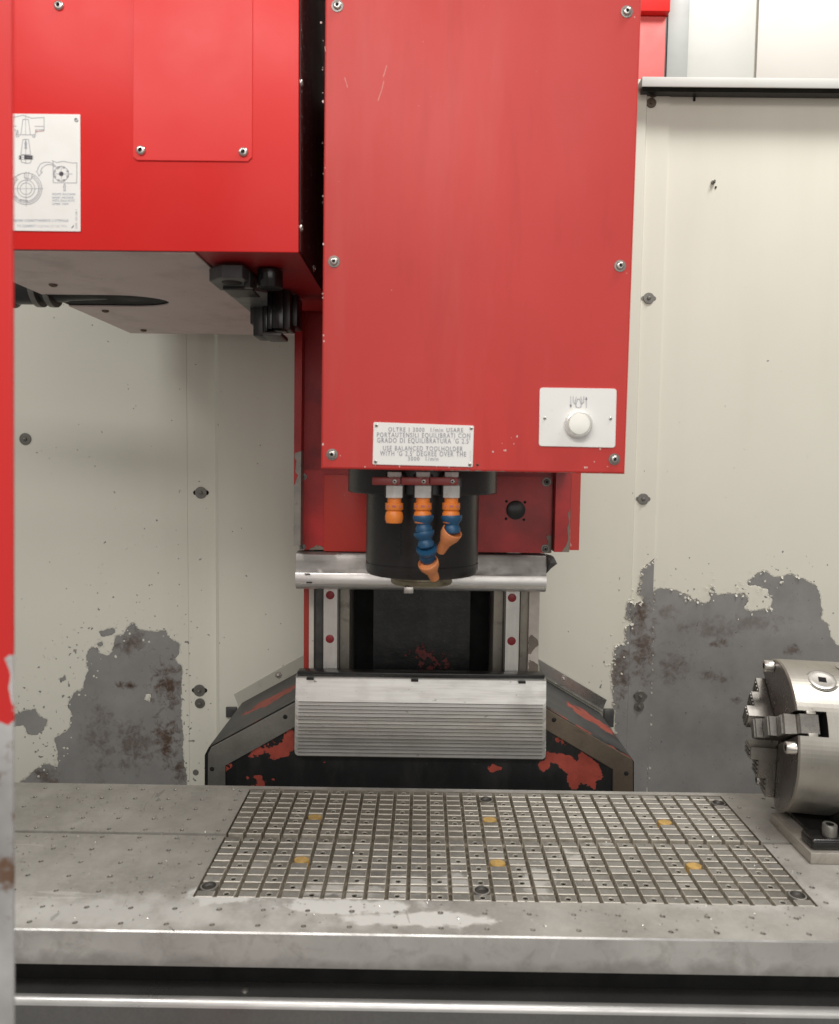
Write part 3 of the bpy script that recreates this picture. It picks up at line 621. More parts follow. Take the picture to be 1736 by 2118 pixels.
me_ = b.mesh('tmp', M['headred']); bm.from_mesh(me_); 
for ax, lo, hi, st in ((0, hl, hr_, .02), (2, hb, hb + .06, .006)):
    k = lo + st
    while k < hi:
        co = [0, 0, 0]; no = [0, 0, 0]; co[ax] = k; no[ax] = 1; bmesh.ops.bisect_plane(bm, geom=bm.verts[:] + bm.edges[:] + bm.faces[:], plane_co=co, plane_no=no); k += st
b = MB(); b.bm(bm); b.build('front_cover', M['headred'], head, attrs={'chip': lambda P: sdf_attr([chipb], YH)(P) - .10})
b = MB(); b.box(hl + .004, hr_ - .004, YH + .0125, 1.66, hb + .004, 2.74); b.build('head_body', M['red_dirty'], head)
for x, y in [(698, 12), (1297, 24), (691, 541), (1283, 550), (687, 940), (1271, 950)]:
    p = at(x, y, YH - .0002)
    b = MB(); b.lathe([(.0092, 0), (.0090, .0009), (.0070, .0011)], p, (0, -1, 0), 20); b.build('washer', M['dullbolt'], head)
    screw(head, p + Vector((0, -.001, 0)), .0062)
b = MB()
for pts in ([(794, 168), (790, 185), (782, 208)], [(800, 135), (796, 150), (793, 158)], [(713, 160), (717, 172), (719, 180)], [(672, 96), (674, 106)]): ink(b, pts, .0009, YH - .0003)
b.build('scratch', plain('scratch_pink', (.70, .32, .28), .6), head)
b = MB()
for k in range(46):
    if k < 16: x, y = 667.5 + random.expovariate(.5), random.uniform(20, 960)
    elif k < 30: x, y = random.uniform(670, 1290), 968 + (0) - random.expovariate(.4)
    else: q_ = random.choice([(698, 12), (1297, 24), (691, 541), (1283, 550), (687, 940), (1271, 950), (1060, 900), (1040, 930)]); x, y = q_[0] + random.gauss(0, 16), q_[1] + random.gauss(0, 16)
    if y > 967: continue
    p = at(x, y, YH - .0004); r_ = random.uniform(.0004, .0016); m_ = 6; a0 = random.random() * 6
    b.add([p + Vector((math.cos(a0 + i * 1.047) * r_ * random.uniform(.5, 1.2), 0, math.sin(a0 + i * 1.047) * r_ * random.uniform(.6, 1.8))) for i in range(m_)], [list(range(m_))])
b.build('paint_chips', plain('chip_primer', (.74, .56, .50), .6), head, kind='stuff')
# spindle
sx, sy = at(873.5, 1100, 1.42).x, 1.42; zf, zg, zb, zn = 1.545, 1.4166, 1.395, 1.374
M['spindle'] = plain('spindle_black_body', (.022, .019, .018), .30, .2, .35, 9, .06)
b = MB(); b.lathe([(.05, hb + .02), (.139, hb + .02), (.139, zf + .002), (.137, zf), (.108, zf)], (sx, sy, 0), n=72); b.build('spindle_flange', M['spindle'], head)
b = MB(); b.lathe([(.1055, zf + .001), (.1055, zg + .0015), (.1042, zg + .001), (.1042, zg - .001), (.1055, zg - .0015), (.1055, zb + .006), (.1025, zb), (.06, zb - .0005)], (sx, sy, 0), n=72); b.build('spindle_housing', M['spindle'], head)
b = MB(); b.lathe([(.0595, zb), (.0595, zb - .010), (.058, zb - .0115), (.058, zn + .003), (.056, zn), (.030, zn), (.026, zn + .02), (.0, zn + .02)], (sx, sy, 0), n=56, mis=[0, 0, 0, 0, 0, 1, 1]); b.build('spindle_nose', [M['nose'], M['void']], head)
p = at(846, 1214, sy - .035); b = MB(); b.box(p.x - .0085, p.x + .0085, sy - .055, sy - .032, zn - .011, zn + .001, .001); b.build('drive_key', M['bolt'], head)
p = at(905, 1214, sy + .045); b = MB(); b.box(p.x - .0085, p.x + .0085, sy + .032, sy + .055, zn - .011, zn + .001, .001); b.build('drive_key', M['bolt'], head)
for k in range(6):     # engraved scale pads on the housing
    an = math.radians(-112.5); q = Vector((sx + .1056 * math.cos(an), sy + .1056 * math.sin(an), zf - .030 - k * .014)); b = MB()
    b.box(-.004, .004, -.0006, .0006, -.005, .005, M=Matrix.Translation(q) @ Matrix.Rotation(an + math.pi / 2, 4, 'Z')); b.build('scale_mark', M['blackgloss'], head)
# saddle behind the spindle
YS = 1.68
def rect_px(x0, y0, x1, y1, Y): 
    a = at((x0 + x0) / 2, (y0 + y1) / 2, Y); c = at(x1, (y0 + y1) / 2, Y); return a.x, c.x, at((x0 + x1) / 2, y1, Y).z, at((x0 + x1) / 2, y0, Y).z
M['saddle'] = chip_mat('saddle_red_enamel', (.42, .02, .02), (.22, .18, .14), .8, 60, (.35, .5))
schip = [(640, 1140), (645, 1129), (650, 1126), (665, 1127), (676, 1134), (680, 1142)]; schip2 = [(1128, 1105), (1145, 1108), (1146, 1145), (1126, 1145), (1128, 1125), (1135, 1122)]
x0, x1, z0, z1 = rect_px(620, 975, 1143, 1140, YS)
b = MB(); b.prism([(x0, z0), (x1, z0), (x1, z1 + .02), (x0, z1 + .02)], YS, YS + .09, cuts=.012); b.build('saddle_plate', M['saddle'], head, attrs={'chip': sdf_attr([schip, schip2], YS)})
x0, x1, z0, z1 = rect_px(670, 983, 770, 1141, YS - .006); b = MB(); b.box(x0, x1, YS - .006, YS - .0005, z0, z1, .001); b.build('cover_sheet', M['red'], head)
x0, x1, z0, z1 = rect_px(978, 985, 1141, 1143, YS - .006)
b = MB(); b.prism([(x0, z0), (x1, z0), (x1, z1), (x0, z1)], YS - .006, YS - .0005, cuts=.012); b.build('cover_sheet', M['saddle'], head, attrs={'chip': sdf_attr([schip2], YS - .006)})
p = at(1067, 1055, YS - .006); b = MB(); b.lathe([(.021, 0), (.021, .002), (.019, .003), (0, .003)], p, (0, -1, 0), 36); b.build('round_plug', M['black'], head)
for dx, dy in [(-19, -18), (19, -16), (-20, 18), (17, 20)]:
    b = MB(); b.lathe([(.0032, 0), (.003, .0004), (0, .0005)], at(1067 + dx, 1055 + dy, YS - .0062), (0, -1, 0), 10); b.build('pin_hole', M['void'], head)
for x, y, r in [(1131, 997, .0065), (1128, 1135, .0062), (628, 986, .005), (626, 1131, .0045)]:
    screw(head, at(x, y, YS - .0064 if x > 900 else YS - .0005), r, washer=r * 1.55, mats=[M['dullbolt'], M['void']])
# left side plate of the saddle (worn grey lower part) and its dark inner face
wear = [(630, 930), (612, 935), (610, 945), (614, 955), (611, 975), (616, 985), (610, 1000), (606, 1010), (605, 1020), (600, 1140), (630, 1140)]
x0, x1, z0, z1 = rect_px(607.5, 690, 622, 1129, YS - .04)
x0t = at(611, 690, YS - .04).x; x1t = at(628, 690, YS - .04).x
M['side'] = chip_mat('side_plate_red', (.42, .02, .02), (.26, .245, .22), 1.0, 60, (.4, .4), 0, 0, .4)
b = MB(); b.prism([(x0, z0), (x1, z0), (x1t, 2.3), (x0t, 2.3)], YS - .04, YS + .10, cuts=.008); b.build('side_plate', M['side'], head, attrs={'chip': sdf_attr([wear], YS - .04)})
x0, x1, z0, z1 = rect_px(626, 690, 700, 972, YS - .012)
b = MB(); b.box(x0, x1, YS - .002, YS + .05, z0, 2.3); b.build('inner_face', M['red_dirty'], head)
# right bracket
for xa, xb, ya, yb, Y, mat in [(1149, 1180, 978, 1142, YS - .03, 'saddle'), (1180.5, 1200, 983, 1138, YS + .0, 'red')]:
    x0, x1, z0, z1 = rect_px(xa, ya, xb, yb, Y); b = MB()
    b.prism([(x0, z0), (x1, z0), (x1, z1 + .03), (x0, z1 + .03)], Y, Y + .05, cuts=.008)
    b.build('side_bracket', M[mat], head, attrs={'chip': sdf_attr([[(1176, 1055), (1182, 1050), (1182, 1145), (1160, 1145), (1174, 1125), (1174, 1090)]], Y)} if mat == 'saddle' else None)
# wiper cover below the saddle: rolled steel sheet
xa, xb = at(612, 1180, 1.66).x, at(1130.5, 1180, 1.66).x
def z_at(y, Y): return at(870, y, Y).z
prof = [(1.70, z_at(1141, 1.70)), (1.667, z_at(1146, 1.667)), (1.664, z_at(1150, 1.664)), (1.662, z_at(1165, 1.662)), (1.660, z_at(1178, 1.66)), (1.659, z_at(1187, 1.659)), (1.6585, z_at(1188.5, 1.6585))]
prof2 = [(1.6545, z_at(1188, 1.654)), (1.653, z_at(1191, 1.653)), (1.651, z_at(1207, 1.651)), (1.652, z_at(1210, 1.652)), (1.657, z_at(1217, 1.657)), (1.67, z_at(1221, 1.67)), (1.76, z_at(1222, 1.68) - .004)]
M['dented'] = steel('dented_steel_sheet', (.38, .36, .34), .46, .75, (.1, 1, 1), .3, .35, (.2, .17, .14), .06); 
_t = M['dented'].node_tree; 
for nm, pr, mt in (('wiper_cover', prof, 'dented'), ('wiper_lip', prof2, 'steel_h')):
    b = MB(); nx = 60; V = []
    for i in range(nx + 1):
        x = xa + (xb - xa) * i / nx
        for j, (Y, z) in enumerate(pr):
            dent = (.003 * math.exp(-((x - xa - .05) / .035) ** 2) * math.sin(j * 1.9) + .0008 * math.sin(x * 31 + j) * (1 if nm == 'wiper_cover' else .1)) if 0 < j < len(pr) - 1 and nm == 'wiper_cover' else 0
            V.append((x, Y + dent, z))
    w = len(pr); b.add(V, [[i * w + j, i * w + j + 1, (i + 1) * w + j + 1, (i + 1) * w + j] for i in range(nx) for j in range(w - 1)], 0, True); b.build(nm, M[mt], head)
q = [at(1130, 1148, 1.67), at(1146, 1152, 1.65), at(1153, 1166, 1.655), at(1140, 1176, 1.66), at(1131, 1186, 1.665), at(1138, 1164, 1.635)]
b = MB(); b.add([tuple(p) for p in q] + [tuple(p + Vector((0, .03, 0))) for p in q[:5]], [[0, 1, 5], [1, 2, 5], [2, 3, 5], [3, 4, 5], [4, 0, 5], [0, 1, 7, 6], [1, 2, 8, 7], [2, 3, 9, 8], [3, 4, 10, 9]]); b.build('crumpled_corner', M['darkgrey'], head)
for x, y in [(636, 1187), (640, 1205), (848, 1204)]:
    p = at(x, y, 1.649); b = MB(); b.box(p.x - .006, p.x + .006, p.y - .002, p.y, p.z - .0012, p.z + .0012); b.build('slot_mark', M['void'], head)

# --- speed label
YL = YH - .0022
def plate(parent, pts, Y, r, mat, name, th=.0018):
    P = [at(x, y, Y) for x, y in pts]; poly = []
    n = len(P)
    for i in range(n):
        a, c, d = P[i - 1], P[i], P[(i + 1) % n]; u1 = (a - c).normalized() * r; u2 = (d - c).normalized() * r
        for k in range(5):
            q = k / 4; poly.append(c + u1 * (1 - q) ** 2 + u2 * q ** 2)
    b = MB(); b.prism([(p.x, p.z) for p in poly], Y, Y + th, .0003); return b.build(name, mat, parent)
lab = plate(head, [(773, 873), (980.5, 880.5), (978, 966), (771, 960.5)], YL, .002, M['alu'], 'speed_label'); lab['label'] = 'white plate with grey lettering about balanced toolholders'
YT = YL - .0003
for body, x0, x1, yt, yb in [('OLTRE I 3000  1/min USARE', 803.5, 958.5, 884.5, 894), ('PORTAUTENSILI EQUILIBRATI CON', 780, 973, 895.5, 905.5), ("GRADO DI EQUILIBRATURA 'G 2.5'", 780.5, 972.5, 906.5, 917), ('USE BALANCED TOOLHOLDER', 792.5, 957.5, 923, 933), ("WITH 'G 2.5' DEGREE OVER THE", 786.5, 964.5, 933.5, 944), ('3000  1/min', 844, 907, 945, 953.5)]:
    sl = .017; o = lettering(body, x0, x1, yt - .6, yb - .6, YT, M['ink'], head, bold=.009)
    for v in o.data.vertices:
        X0 = at(875, 900, YT).x - ORG[head.name][0]; v.co.z -= (v.co.x - X0) * .011
lettering('COD', 972, 975, 932, 943, YT, M['inkfaint'], head, rot=True); lettering('429', 972, 975, 944, 953, YT, M['inkfaint'], head, rot=True)
for x, y in [(779, 880), (975, 886), (777, 955), (972, 961)]: screw(head, at(x, y, YL), .0028)
screw(head, at(988, 961, YH - .0005), .002, name='rivet', mats=[M['rustbolt'], M['void']])
# --- tool release button plate
bp = plate(head, [(1117, 801.5), (1276, 804), (1273, 926), (1115, 922.5)], YL, .005, M['alu'], 'button_plate'); bp['label'] = 'white push button plate with a tool release symbol'
pb_ = at(1196, 877.5, YL)
b = MB(); b.lathe([(.0215, 0), (.0215, .007), (.0205, .0095), (.0185, .0105), (.0172, .0095), (.0172, .008)], pb_, (0, -1, 0), 48); b.build('button_bezel', M['nickel'], head)
b = MB(); b.lathe([(.0168, 0), (.0168, .0105), (.016, .0118), (.010, .0124), (0, .0126)], pb_, (0, -1, 0), 48); b.build('push_button', plain('button_white', (.86, .85, .78), .25, .1, .02), head)
for x, y in [(1127, 865), (1263, 866)]: screw(head, at(x, y, YL), .0026)
b = MB(); w = .0008
ink(b, [(1181, 820), (1181, 843)], w, YT); ink(b, [(1213, 822), (1213, 843)], w, YT)
for (x, y, s) in [(1181, 844, 1), (1213, 820, -1)]:
    P = [at(x, y, YT), at(x - 2.6, y - 7 * s, YT), at(x + 2.6, y - 7 * s, YT)]; b.add(P, [[0, 1, 2]])
for m in (1, -1):
    f = lambda x: 1197 + (x - 1197) * m
    ink(b, [(f(1186), 820), (f(1186), 832), (f(1190), 836), (f(1190), 829), (f(1192.5), 821)], w, YT)
    ink(b, [(1197, 825), (f(1194.5), 826), (f(1191.5), 837), (f(1192), 842), (1197, 843.5)], w * 1.2, YT)
b.build('symbol', M['ink'], head)

# ================================================================== COOLANT VALVES AND HOSES
VZ = lambda u, v: (698.1 + u * .2383, 972.2 + v * .2383)
YV = 1.262
def hose(label, u0, chain, hmat='orange'):
    root = thing('coolant_nozzle', label, 'coolant nozzle', tuple(at(*VZ(u0, 30), YV)), 'coolant nozzles under the spindle head')
    top = at(*VZ(u0, 20), YV); zz = lambda v: at(*VZ(u0, v), YV).z
    c = Vector((top.x, YV, 0)); x = c.x
    b = MB(); b.lathe([(.0100, zz(245)), (.0155, zz(238)), (.0155, zz(135)), (.0130, zz(130)), (.0110, zz(60)), (.0130, zz(55)), (.0130, zz(18))], c, n=6, ph=math.pi / 6 + math.pi, smooth=False); b.build('valve_body', M['nickel'], root)
    # side shoulders of the valve block
    b = MB(); b.box(x - .0165, x + .0165, YV + .004, YV + .018, zz(240), zz(35), .002); b.build('valve_block', M['spindle'], root)
    hz = zz(95); b = MB(); b.box(x - .036, x + .0105, YV - .0200, YV - .0145, hz - .0065, hz + .0065, .002); hd = b.build('handle', M['handle'], root)
    screw(hd, (x + .001, YV - .0198, hz), .0042)
    b = MB(); b.lathe([(.0115, zz(243)), (.0115, zz(283)), (.0148, zz(285)), (.0150, zz(338)), (.0142, zz(345)), (.0118, zz(352)), (.0140, zz(368)), (.0152, zz(400)), (.0150, zz(430)), (.0132, zz(458)), (.009, zz(460)), (.008, zz(440)), (0, zz(440))], c, n=36, mis=[0] * 11 + [1]); b.build('connector', [M['orange'], M['void']], root)
    for kk in (-1, 0, 1):
        b = MB(); b.box(x + kk * .0085 - .003, x + kk * .0085 + .003, YV - .0153 + abs(kk) * .003, YV - .0145 + abs(kk) * .003, zz(320), zz(302)); b.build('moulded_slot', M['inkred'], root)
    for kind, (ua, va, da), (ub, vb, db), rs in chain:
        A = at(*VZ(ua, va), YV + da); B = at(*VZ(ub, vb), YV + db); L = (B - A).length; d = (B - A).normalized(); b = MB()
        if kind == 'seg':
            b.lathe([(.0150 * rs, .003), (.0166 * rs, -.001), (.0175 * rs, .0005), (.0176 * rs, .004), (.0165 * rs, L * .35), (.0122 * rs, L * .62), (.0112 * rs, L * .72), (.0124 * rs, L * .82), (.0142 * rs, L), (.0135 * rs, L + .006), (.008 * rs, L + .010), (0, L + .010)], A, d, 36); b.build('hose_segment', M['blue'], root)
        else:
            b.lathe([(.0146 * rs, .006), (.0160 * rs, -.001), (.0172 * rs, 0), (.0176 * rs, .003), (.0168 * rs, L * .22), (.0115 * rs, L * .5), (.0095 * rs, L * .62), (.0082 * rs, L), (.0060 * rs, L), (.0058 * rs, L * .8), (0, L * .8)], A, d, 36); b.build('nozzle_tip', M['orange2'], root)
    return root
hose('leftmost coolant valve with red lever, bare orange ball connector and no blue hose', 497, [])
hose('middle coolant valve carrying the longest blue segmented hose with orange tip', 745, [('seg', (745, 395, 0), (750, 505, 0), 1), ('seg', (750, 535, 0), (768, 635, 0), 1), ('seg', (774, 675, -.006), (784, 752, .006), 1), ('tip', (786, 800, -.004), (845, 940, .020), 1)])
hose('rightmost coolant valve with one blue segment and an orange tip bent left', 992, [('seg', (992, 395, 0), (995, 510, 0), 1), ('tip', (1000, 528, -.006), (893, 705, .018), 1)])

# ================================================================== TOOL CHANGER HOUSING (left red box)
YL1 = 1.18
zu = at(320, 518, YL1).z; xl, xm, xr_ = -.745, -.31, at(618, 400, YL1).x
tc = thing('tool_changer_housing', 'bright red tool changer housing at the upper left with instruction plate', 'tool changer', (-.45, 1.4, zu))
b = MB(); V2 = [(xl, YL1), (xr_, YL1), (xr_, 1.64), (xm, 1.64), (xm, 1.937), (xl, 1.937)]
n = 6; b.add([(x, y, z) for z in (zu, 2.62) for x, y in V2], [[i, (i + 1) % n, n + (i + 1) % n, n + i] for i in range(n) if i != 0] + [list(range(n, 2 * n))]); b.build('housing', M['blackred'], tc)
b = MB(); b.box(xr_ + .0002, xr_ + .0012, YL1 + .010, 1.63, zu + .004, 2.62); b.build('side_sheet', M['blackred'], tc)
b = MB()
for k in range(150):
    y = random.uniform(1.19, 1.33); z = random.choice((random.uniform(2.05, 2.32), random.uniform(1.95, 2.32))); w = random.uniform(.0004, .0016); h = random.uniform(.0004, .0028)
    b.add([(xr_ + .0014, y - w, z - h), (xr_ + .0014, y + w, z - h * .6), (xr_ + .0014, y + w * .5, z + h)], [[0, 1, 2]])
b.build('coolant_specks', M['alu'], tc, kind='stuff')
b = MB(); b.box(xl, xr_, YL1 - .002, YL1 + .001, zu - .001, 2.62, .0012); b.build('front_sheet', M['red_box'], tc)
# underside sheet with the tool slot cut in from its left edge
slot_x, sy0, sy1 = -.518, 1.487, 1.600; sc_ = (sy0 + sy1) / 2; sr = (sy1 - sy0) / 2
b = MB()
def slab(pts): 
    n = len(pts); b.add([(x, y, z) for z in (zu - .003, zu - .0005) for x, y in pts], [list(range(n)), list(range(n, 2 * n))] + [[i, (i + 1) % n, n + (i + 1) % n, n + i] for i in range(n)])
slab([(xl, YL1 + .004), (xr_ - .16, YL1 + .004), (xr_ - .16, 1.40), (xr_ - .16 + .033, sy0), (xl, sy0)])
slab([(xl, sy1), (xm, sy1), (xm, 1.935), (xl, 1.935)])
aa = [(slot_x - .09 + .09 * math.sin(q), sc_ + sr * math.cos(q)) for q in np.linspace(0, math.pi, 15)]
for a_, c_2 in zip(aa[:-1], aa[1:]): slab([a_, (xm, a_[1]), (xm, c_2[1]), c_2])
b.build('underside_sheet', M['under'], tc)
b = MB(); b.quad([(xm - .1, YL1, zu + .0005), (xr_, YL1, zu + .0005), (xr_, 1.64, zu + .0005), (xm - .1, 1.64, zu + .0005)]); b.build('bottom_panel', M['red_dirty'], tc)
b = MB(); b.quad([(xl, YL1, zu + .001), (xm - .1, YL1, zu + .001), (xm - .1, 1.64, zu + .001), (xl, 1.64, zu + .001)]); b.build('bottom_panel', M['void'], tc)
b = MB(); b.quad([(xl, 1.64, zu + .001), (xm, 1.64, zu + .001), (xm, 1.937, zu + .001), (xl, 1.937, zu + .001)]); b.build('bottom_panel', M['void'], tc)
for x, y in [(110, 588), (218, 642), (297, 682)]:
    p = ptable(x, y, zu - .003); screw(tc, p, .0075, axis=(0, 0, -1), mats=[M['rustbolt'], M['void']])
# access cover on the front
ya = YL1 - .0045
b = MB(); P = px_poly([(275.5, -60), (275, 324), (283, 331), (513, 333.5), (521.5, 325), (523, -60)], ya); b.prism(P, ya, ya + .0022, .0005); b.build('access_cover', M['red_box'], tc)
for x, y, Y in [(291.5, 311, ya), (503.5, 314.5, ya), (122, 12, YL1 - .002)]: screw(tc, at(x, y, Y), .0072)
for (ya_, Y_) in [(172, 1.195), (472, 1.195), (555, 1.33)]:
    p = at(627 if Y_ < 1.3 else 651, ya_, Y_); screw(tc, (xr_ + .0003, Y_, p.z), .006, axis=(1, 0, 0))
# instruction plate
yp = YL1 - .0042
ip = plate(tc, [(-40, 234), (165.5, 236), (166, 478.5), (-40, 476)], yp, .001, M['alu'], 'instruction_plate'); ip['label'] = 'white plate with tool insertion drawings and bilingual text'
Q = lambda u, v: (u * .5171 / 4.0735, (420 + v / 4.0735) * .5171); yq = yp - .0003; w = .0007
bl = MB(); bd = MB(); br = MB(); bb = MB()
def I(b, pts, ww=w, closed=False): ink(b, [Q(*p) for p in pts], ww, yq, closed)
def circ(b, u, v, r, a0=0, a1=360, ww=w): I(b, arc(u, v, r, a0, a1), ww)
I(bl, [(100, 235), (235, 195), (375, 165), (515, 212), (718, 200), (718, 405)]); I(bl, [(340, 478), (372, 232), (462, 232), (495, 478)], w, False); I(bl, [(418, 160), (418, 490)], w * .7)
I(bl, [(565, 345), (718, 345)]); I(bl, [(120, 343), (270, 343)]); I(bl, [(235, 400), (258, 400), (265, 483), (575, 483), (582, 400), (718, 402)])
I(bl, [(265, 483), (268, 515), (305, 515), (305, 483)]); I(bl, [(528, 483), (532, 518), (566, 518), (575, 483)]); I(br, [(585, 425), (690, 425), (720, 412)]); I(br, [(585, 440), (610, 440)]); I(bl, [(275, 470), (288, 400), (298, 470)])
I(bl, [(340, 805), (372, 560), (465, 560), (500, 805), (340, 805)]); I(bl, [(418, 545), (418, 950)], w * .7)
I(bb, [(405, 705), (413, 640), (402, 630), (420, 580), (438, 630), (428, 640), (436, 705), (405, 705)]); I(bl, [(345, 885), (345, 925), (420, 945), (490, 942), (505, 920), (505, 885)])
bd.add([at(*Q(*p), yq) for p in [(395, 812), (540, 822), (520, 850), (540, 885), (395, 885)]], [[0, 1, 2, 3, 4]]); bd.add([at(*Q(*p), yq) for p in [(305, 822), (345, 822), (345, 885), (305, 885), (322, 855)]], [[0, 1, 2, 3, 4]]); I(bl, [(295, 852), (550, 852)], w * .7); I(bl, [(345, 822), (395, 812)]); I(bl, [(345, 885), (395, 885)])
for rr in (258, 230, 205): circ(bl, 425, 1362, rr, -65, 248 if rr > 250 else 230)
circ(bl, 425, 1362, 258, 200, 300); circ(bl, 425, 1362, 142); circ(bl, 425, 1362, 95); I(bl, [(150, 1362), (705, 1362)], w * .8); I(bl, [(425, 1080), (425, 1650)], w * .8)
I(bl, [(402, 1110), (395, 1185), (510, 1208), (520, 1135)]); I(bl, [(470, 1085), (445, 1240)], w * .7); I(bl, [(330, 1570), (335, 1535), (445, 1552), (445, 1590)]); I(bl, [(180, 1470), (262, 1490), (262, 1530), (330, 1570)])
I(bl, [(845, 905), (930, 935), (1030, 915), (1180, 943), (1255, 940)]); I(bl, [(865, 910), (868, 1265), (1250, 1268), (1252, 940)]); circ(bl, 998, 1120, 120); I(bl, [(865, 1122), (1180, 1122)], w * .7); I(bl, [(998, 980), (998, 1265)], w * .7)
for a in range(0, 360, 45): circ(bl, 998 + 112 * math.cos(math.radians(a + 22)), 1120 + 112 * math.sin(math.radians(a + 22)), 14)
bd.add([at(*Q(*p), yq) for p in arc(998, 1120, 38, 0, 340, 17)], [list(range(18))])
I(bl, [(610, 1075), (620, 1020), (660, 960), (720, 930), (800, 930), (865, 955), (910, 1000), (945, 1055)]); I(bl, [(660, 1090), (680, 1030), (730, 985), (790, 965), (850, 975), (900, 1010)]); I(bl, [(585, 1075), (615, 1105), (632, 1158), (690, 1090), (660, 1090)])
I(bb, [(1040, 1398), (1042, 1330), (1033, 1325), (1052, 1282), (1070, 1325), (1062, 1330), (1066, 1398), (1040, 1398)])
circ(bl, 1246, 240, 27, 20, 260, w * 1.6); circ(bl, 1246, 228, 9, 0, 360, w * 1.3)
I(bl, [(1170, 2000), (1185, 1985), (1200, 1960)], w * 2.2)
bl.build('drawing_lines', M['ink'], tc); bd.build('drawing_fills', M['inkdark'], tc); br.build('drawing_lines', M['inkred'], tc); bb.build('drawing_lines', M['inkblue'], tc)
for body, u0, u1, v0, v1, mt in [('FRONTE MACCHINA', 850, 1230, 1432, 1468, 'inkblue'), ('FRONT MACHINE', 850, 1195, 1488, 1524, 'inkblue'), ("VISTA DALL'ALTO", 850, 1215, 1537, 1572, 'inkblue'), ('UPPER VIEW', 850, 1120, 1592, 1626, 'inkblue'), ("INSERIRE CORRETTAMENTE L'UTENSILE", 165, 1112, 1858, 1900, 'inkblue'), ('TO CORRECT', 280, 580, 1948, 1988, 'inkblue'), ('INSERTING OF THE TOOL.', 606, 1105, 1952, 1990, 'inkfaint')]:
    lettering(body, Q(u0, 0)[0], Q(u1, 0)[0], Q(0, v0)[1], Q(0, v1)[1], yq, M[mt], tc)
lettering('COD. 422-128-1', Q(1226, 0)[0], Q(1258, 0)[0], Q(0, 1705)[1], Q(0, 2010)[1], yq, M['ink'], tc, rot=True)
# tool holder lying in the slot
th = thing('tool_holder', 'dark tapered tool holder lying in the slot under the red housing', 'tool holder', (-.74, 1.545, zu))
cx0 = Vector((-1.02, 1.545, zu + .022))
b = MB(); b.lathe([(.02, 0), (.040, .001), (.040, .10), (.034, .105), (.034, .16), (.040, .165), (.040, .19), (.033, .195), (.033, .235)], cx0, (1, 0, 0), 36); b.build('body', M['black'], th)
for h in (.235, .262):
    b = MB(); b.lathe([(.030, h), (.038, h + .001), (.038, h + .012), (.030, h + .013)], cx0, (1, 0, 0), 36); b.build('flange_ring', M['dullbolt'], th)
b = MB(); b.lathe([(.028, .246), (.028, .29), (.025, .30), (.018, .44), (.006, .45), (0, .45)], cx0, (1, 0, 0), 36); b.build('taper', M['black'], th)

# gripper bracket under the housing
gr = thing('tool_gripper', 'black tool gripper bracket bolted under the red housing beside the spindle', 'gripper', (-.3, 1.4, zu - .09))
G = lambda u, v: (413.7 + u * .15492, 506.8 + v * .15492)
p0, p1 = at(*G(285, 300), 1.235), at(*G(565, 300), 1.235); zb_ = at(*G(420, 432), 1.235).z; pc = at(*G(122, 300), 1.262)
b = MB(); bm = bmesh.new(); f = bm.faces.new([bm.verts.new(v) for v in [(p0.x, 1.235, zb_), (p1.x, 1.235, zb_), (p1.x + .004, 1.262, zb_), (p1.x + .004, 1.33, zb_), (pc.x, 1.33, zb_), (pc.x, 1.262, zb_)]])
r = bmesh.ops.extrude_face_region(bm, geom=[f]); bmesh.ops.translate(bm, vec=(0, 0, zu - .006 - zb_), verts=[e for e in r['geom'] if isinstance(e, bmesh.types.BMVert)]); bmesh.ops.recalc_face_normals(bm, faces=bm.faces[:]); bmesh.ops.bevel(bm, geom=bm.edges[:], offset=.001, segments=1, affect='EDGES'); b.bm(bm)
b.build('jaw_block', plain('gripper_grey', (.075, .078, .08), .4, .4, .2), gr)
h0 = ptable(*G(430, 500), zb_); b = MB(); b.lathe([(.0175, 0), (.0165, .0006), (0, .0007)], (h0.x, h0.y, zb_), (0, 0, -1), 28); b.build('bore', M['void'], gr)
zc_ = zb_ - .003
tri = [ptable(*G(u, v), zc_) for u, v in [(305, 600), (700, 600), (900, 640), (900, 880), (670, 890), (330, 610)]]
b = MB(); b.add([(q.x, q.y, zz_) for zz_ in (zc_, zc_ + .02) for q in tri], [list(range(6)), list(range(6, 12))] + [[i, (i + 1) % 6, 6 + (i + 1) % 6, 6 + i] for i in range(6)]); b.build('arm_plate', plain('arm_grey', (.16, .165, .16), .4, .4, .2), gr)
for u, v in [(447, 640), (500, 686), (680, 675), (632, 622)]:
    q = ptable(*G(u, v), zc_); b = MB(); b.lathe([(.006, 0), (.0055, .0008), (0, .0009)], (q.x, q.y, zc_), (0, 0, -1), 14); b.build('bolt_hole', M['void'], gr)
q = at(*G(700, 575), 1.30); q0 = at(*G(305, 575), 1.30); b = MB(); b.box(q0.x, q.x, 1.30, 1.36, q.z - .003, q.z + .004, .001); b.build('cross_bar', M['black'], gr)
q = at(*G(935, 420), 1.285); b = MB(); b.lathe([(.0205, at(*G(935, 575), 1.285).z), (.0215, at(*G(935, 565), 1.285).z), (.0215, zu - .004)], (q.x, 1.285, 0), n=40); b.build('cylinder', M['blackgloss'], gr)
q = at(*G(650, 460), 1.27); b = MB(); b.lathe([(.008, q.z - .014), (.008, zu - .01)], (q.x, 1.27, 0), n=6, smooth=False); b.build('hex_stud', M['black'], gr)
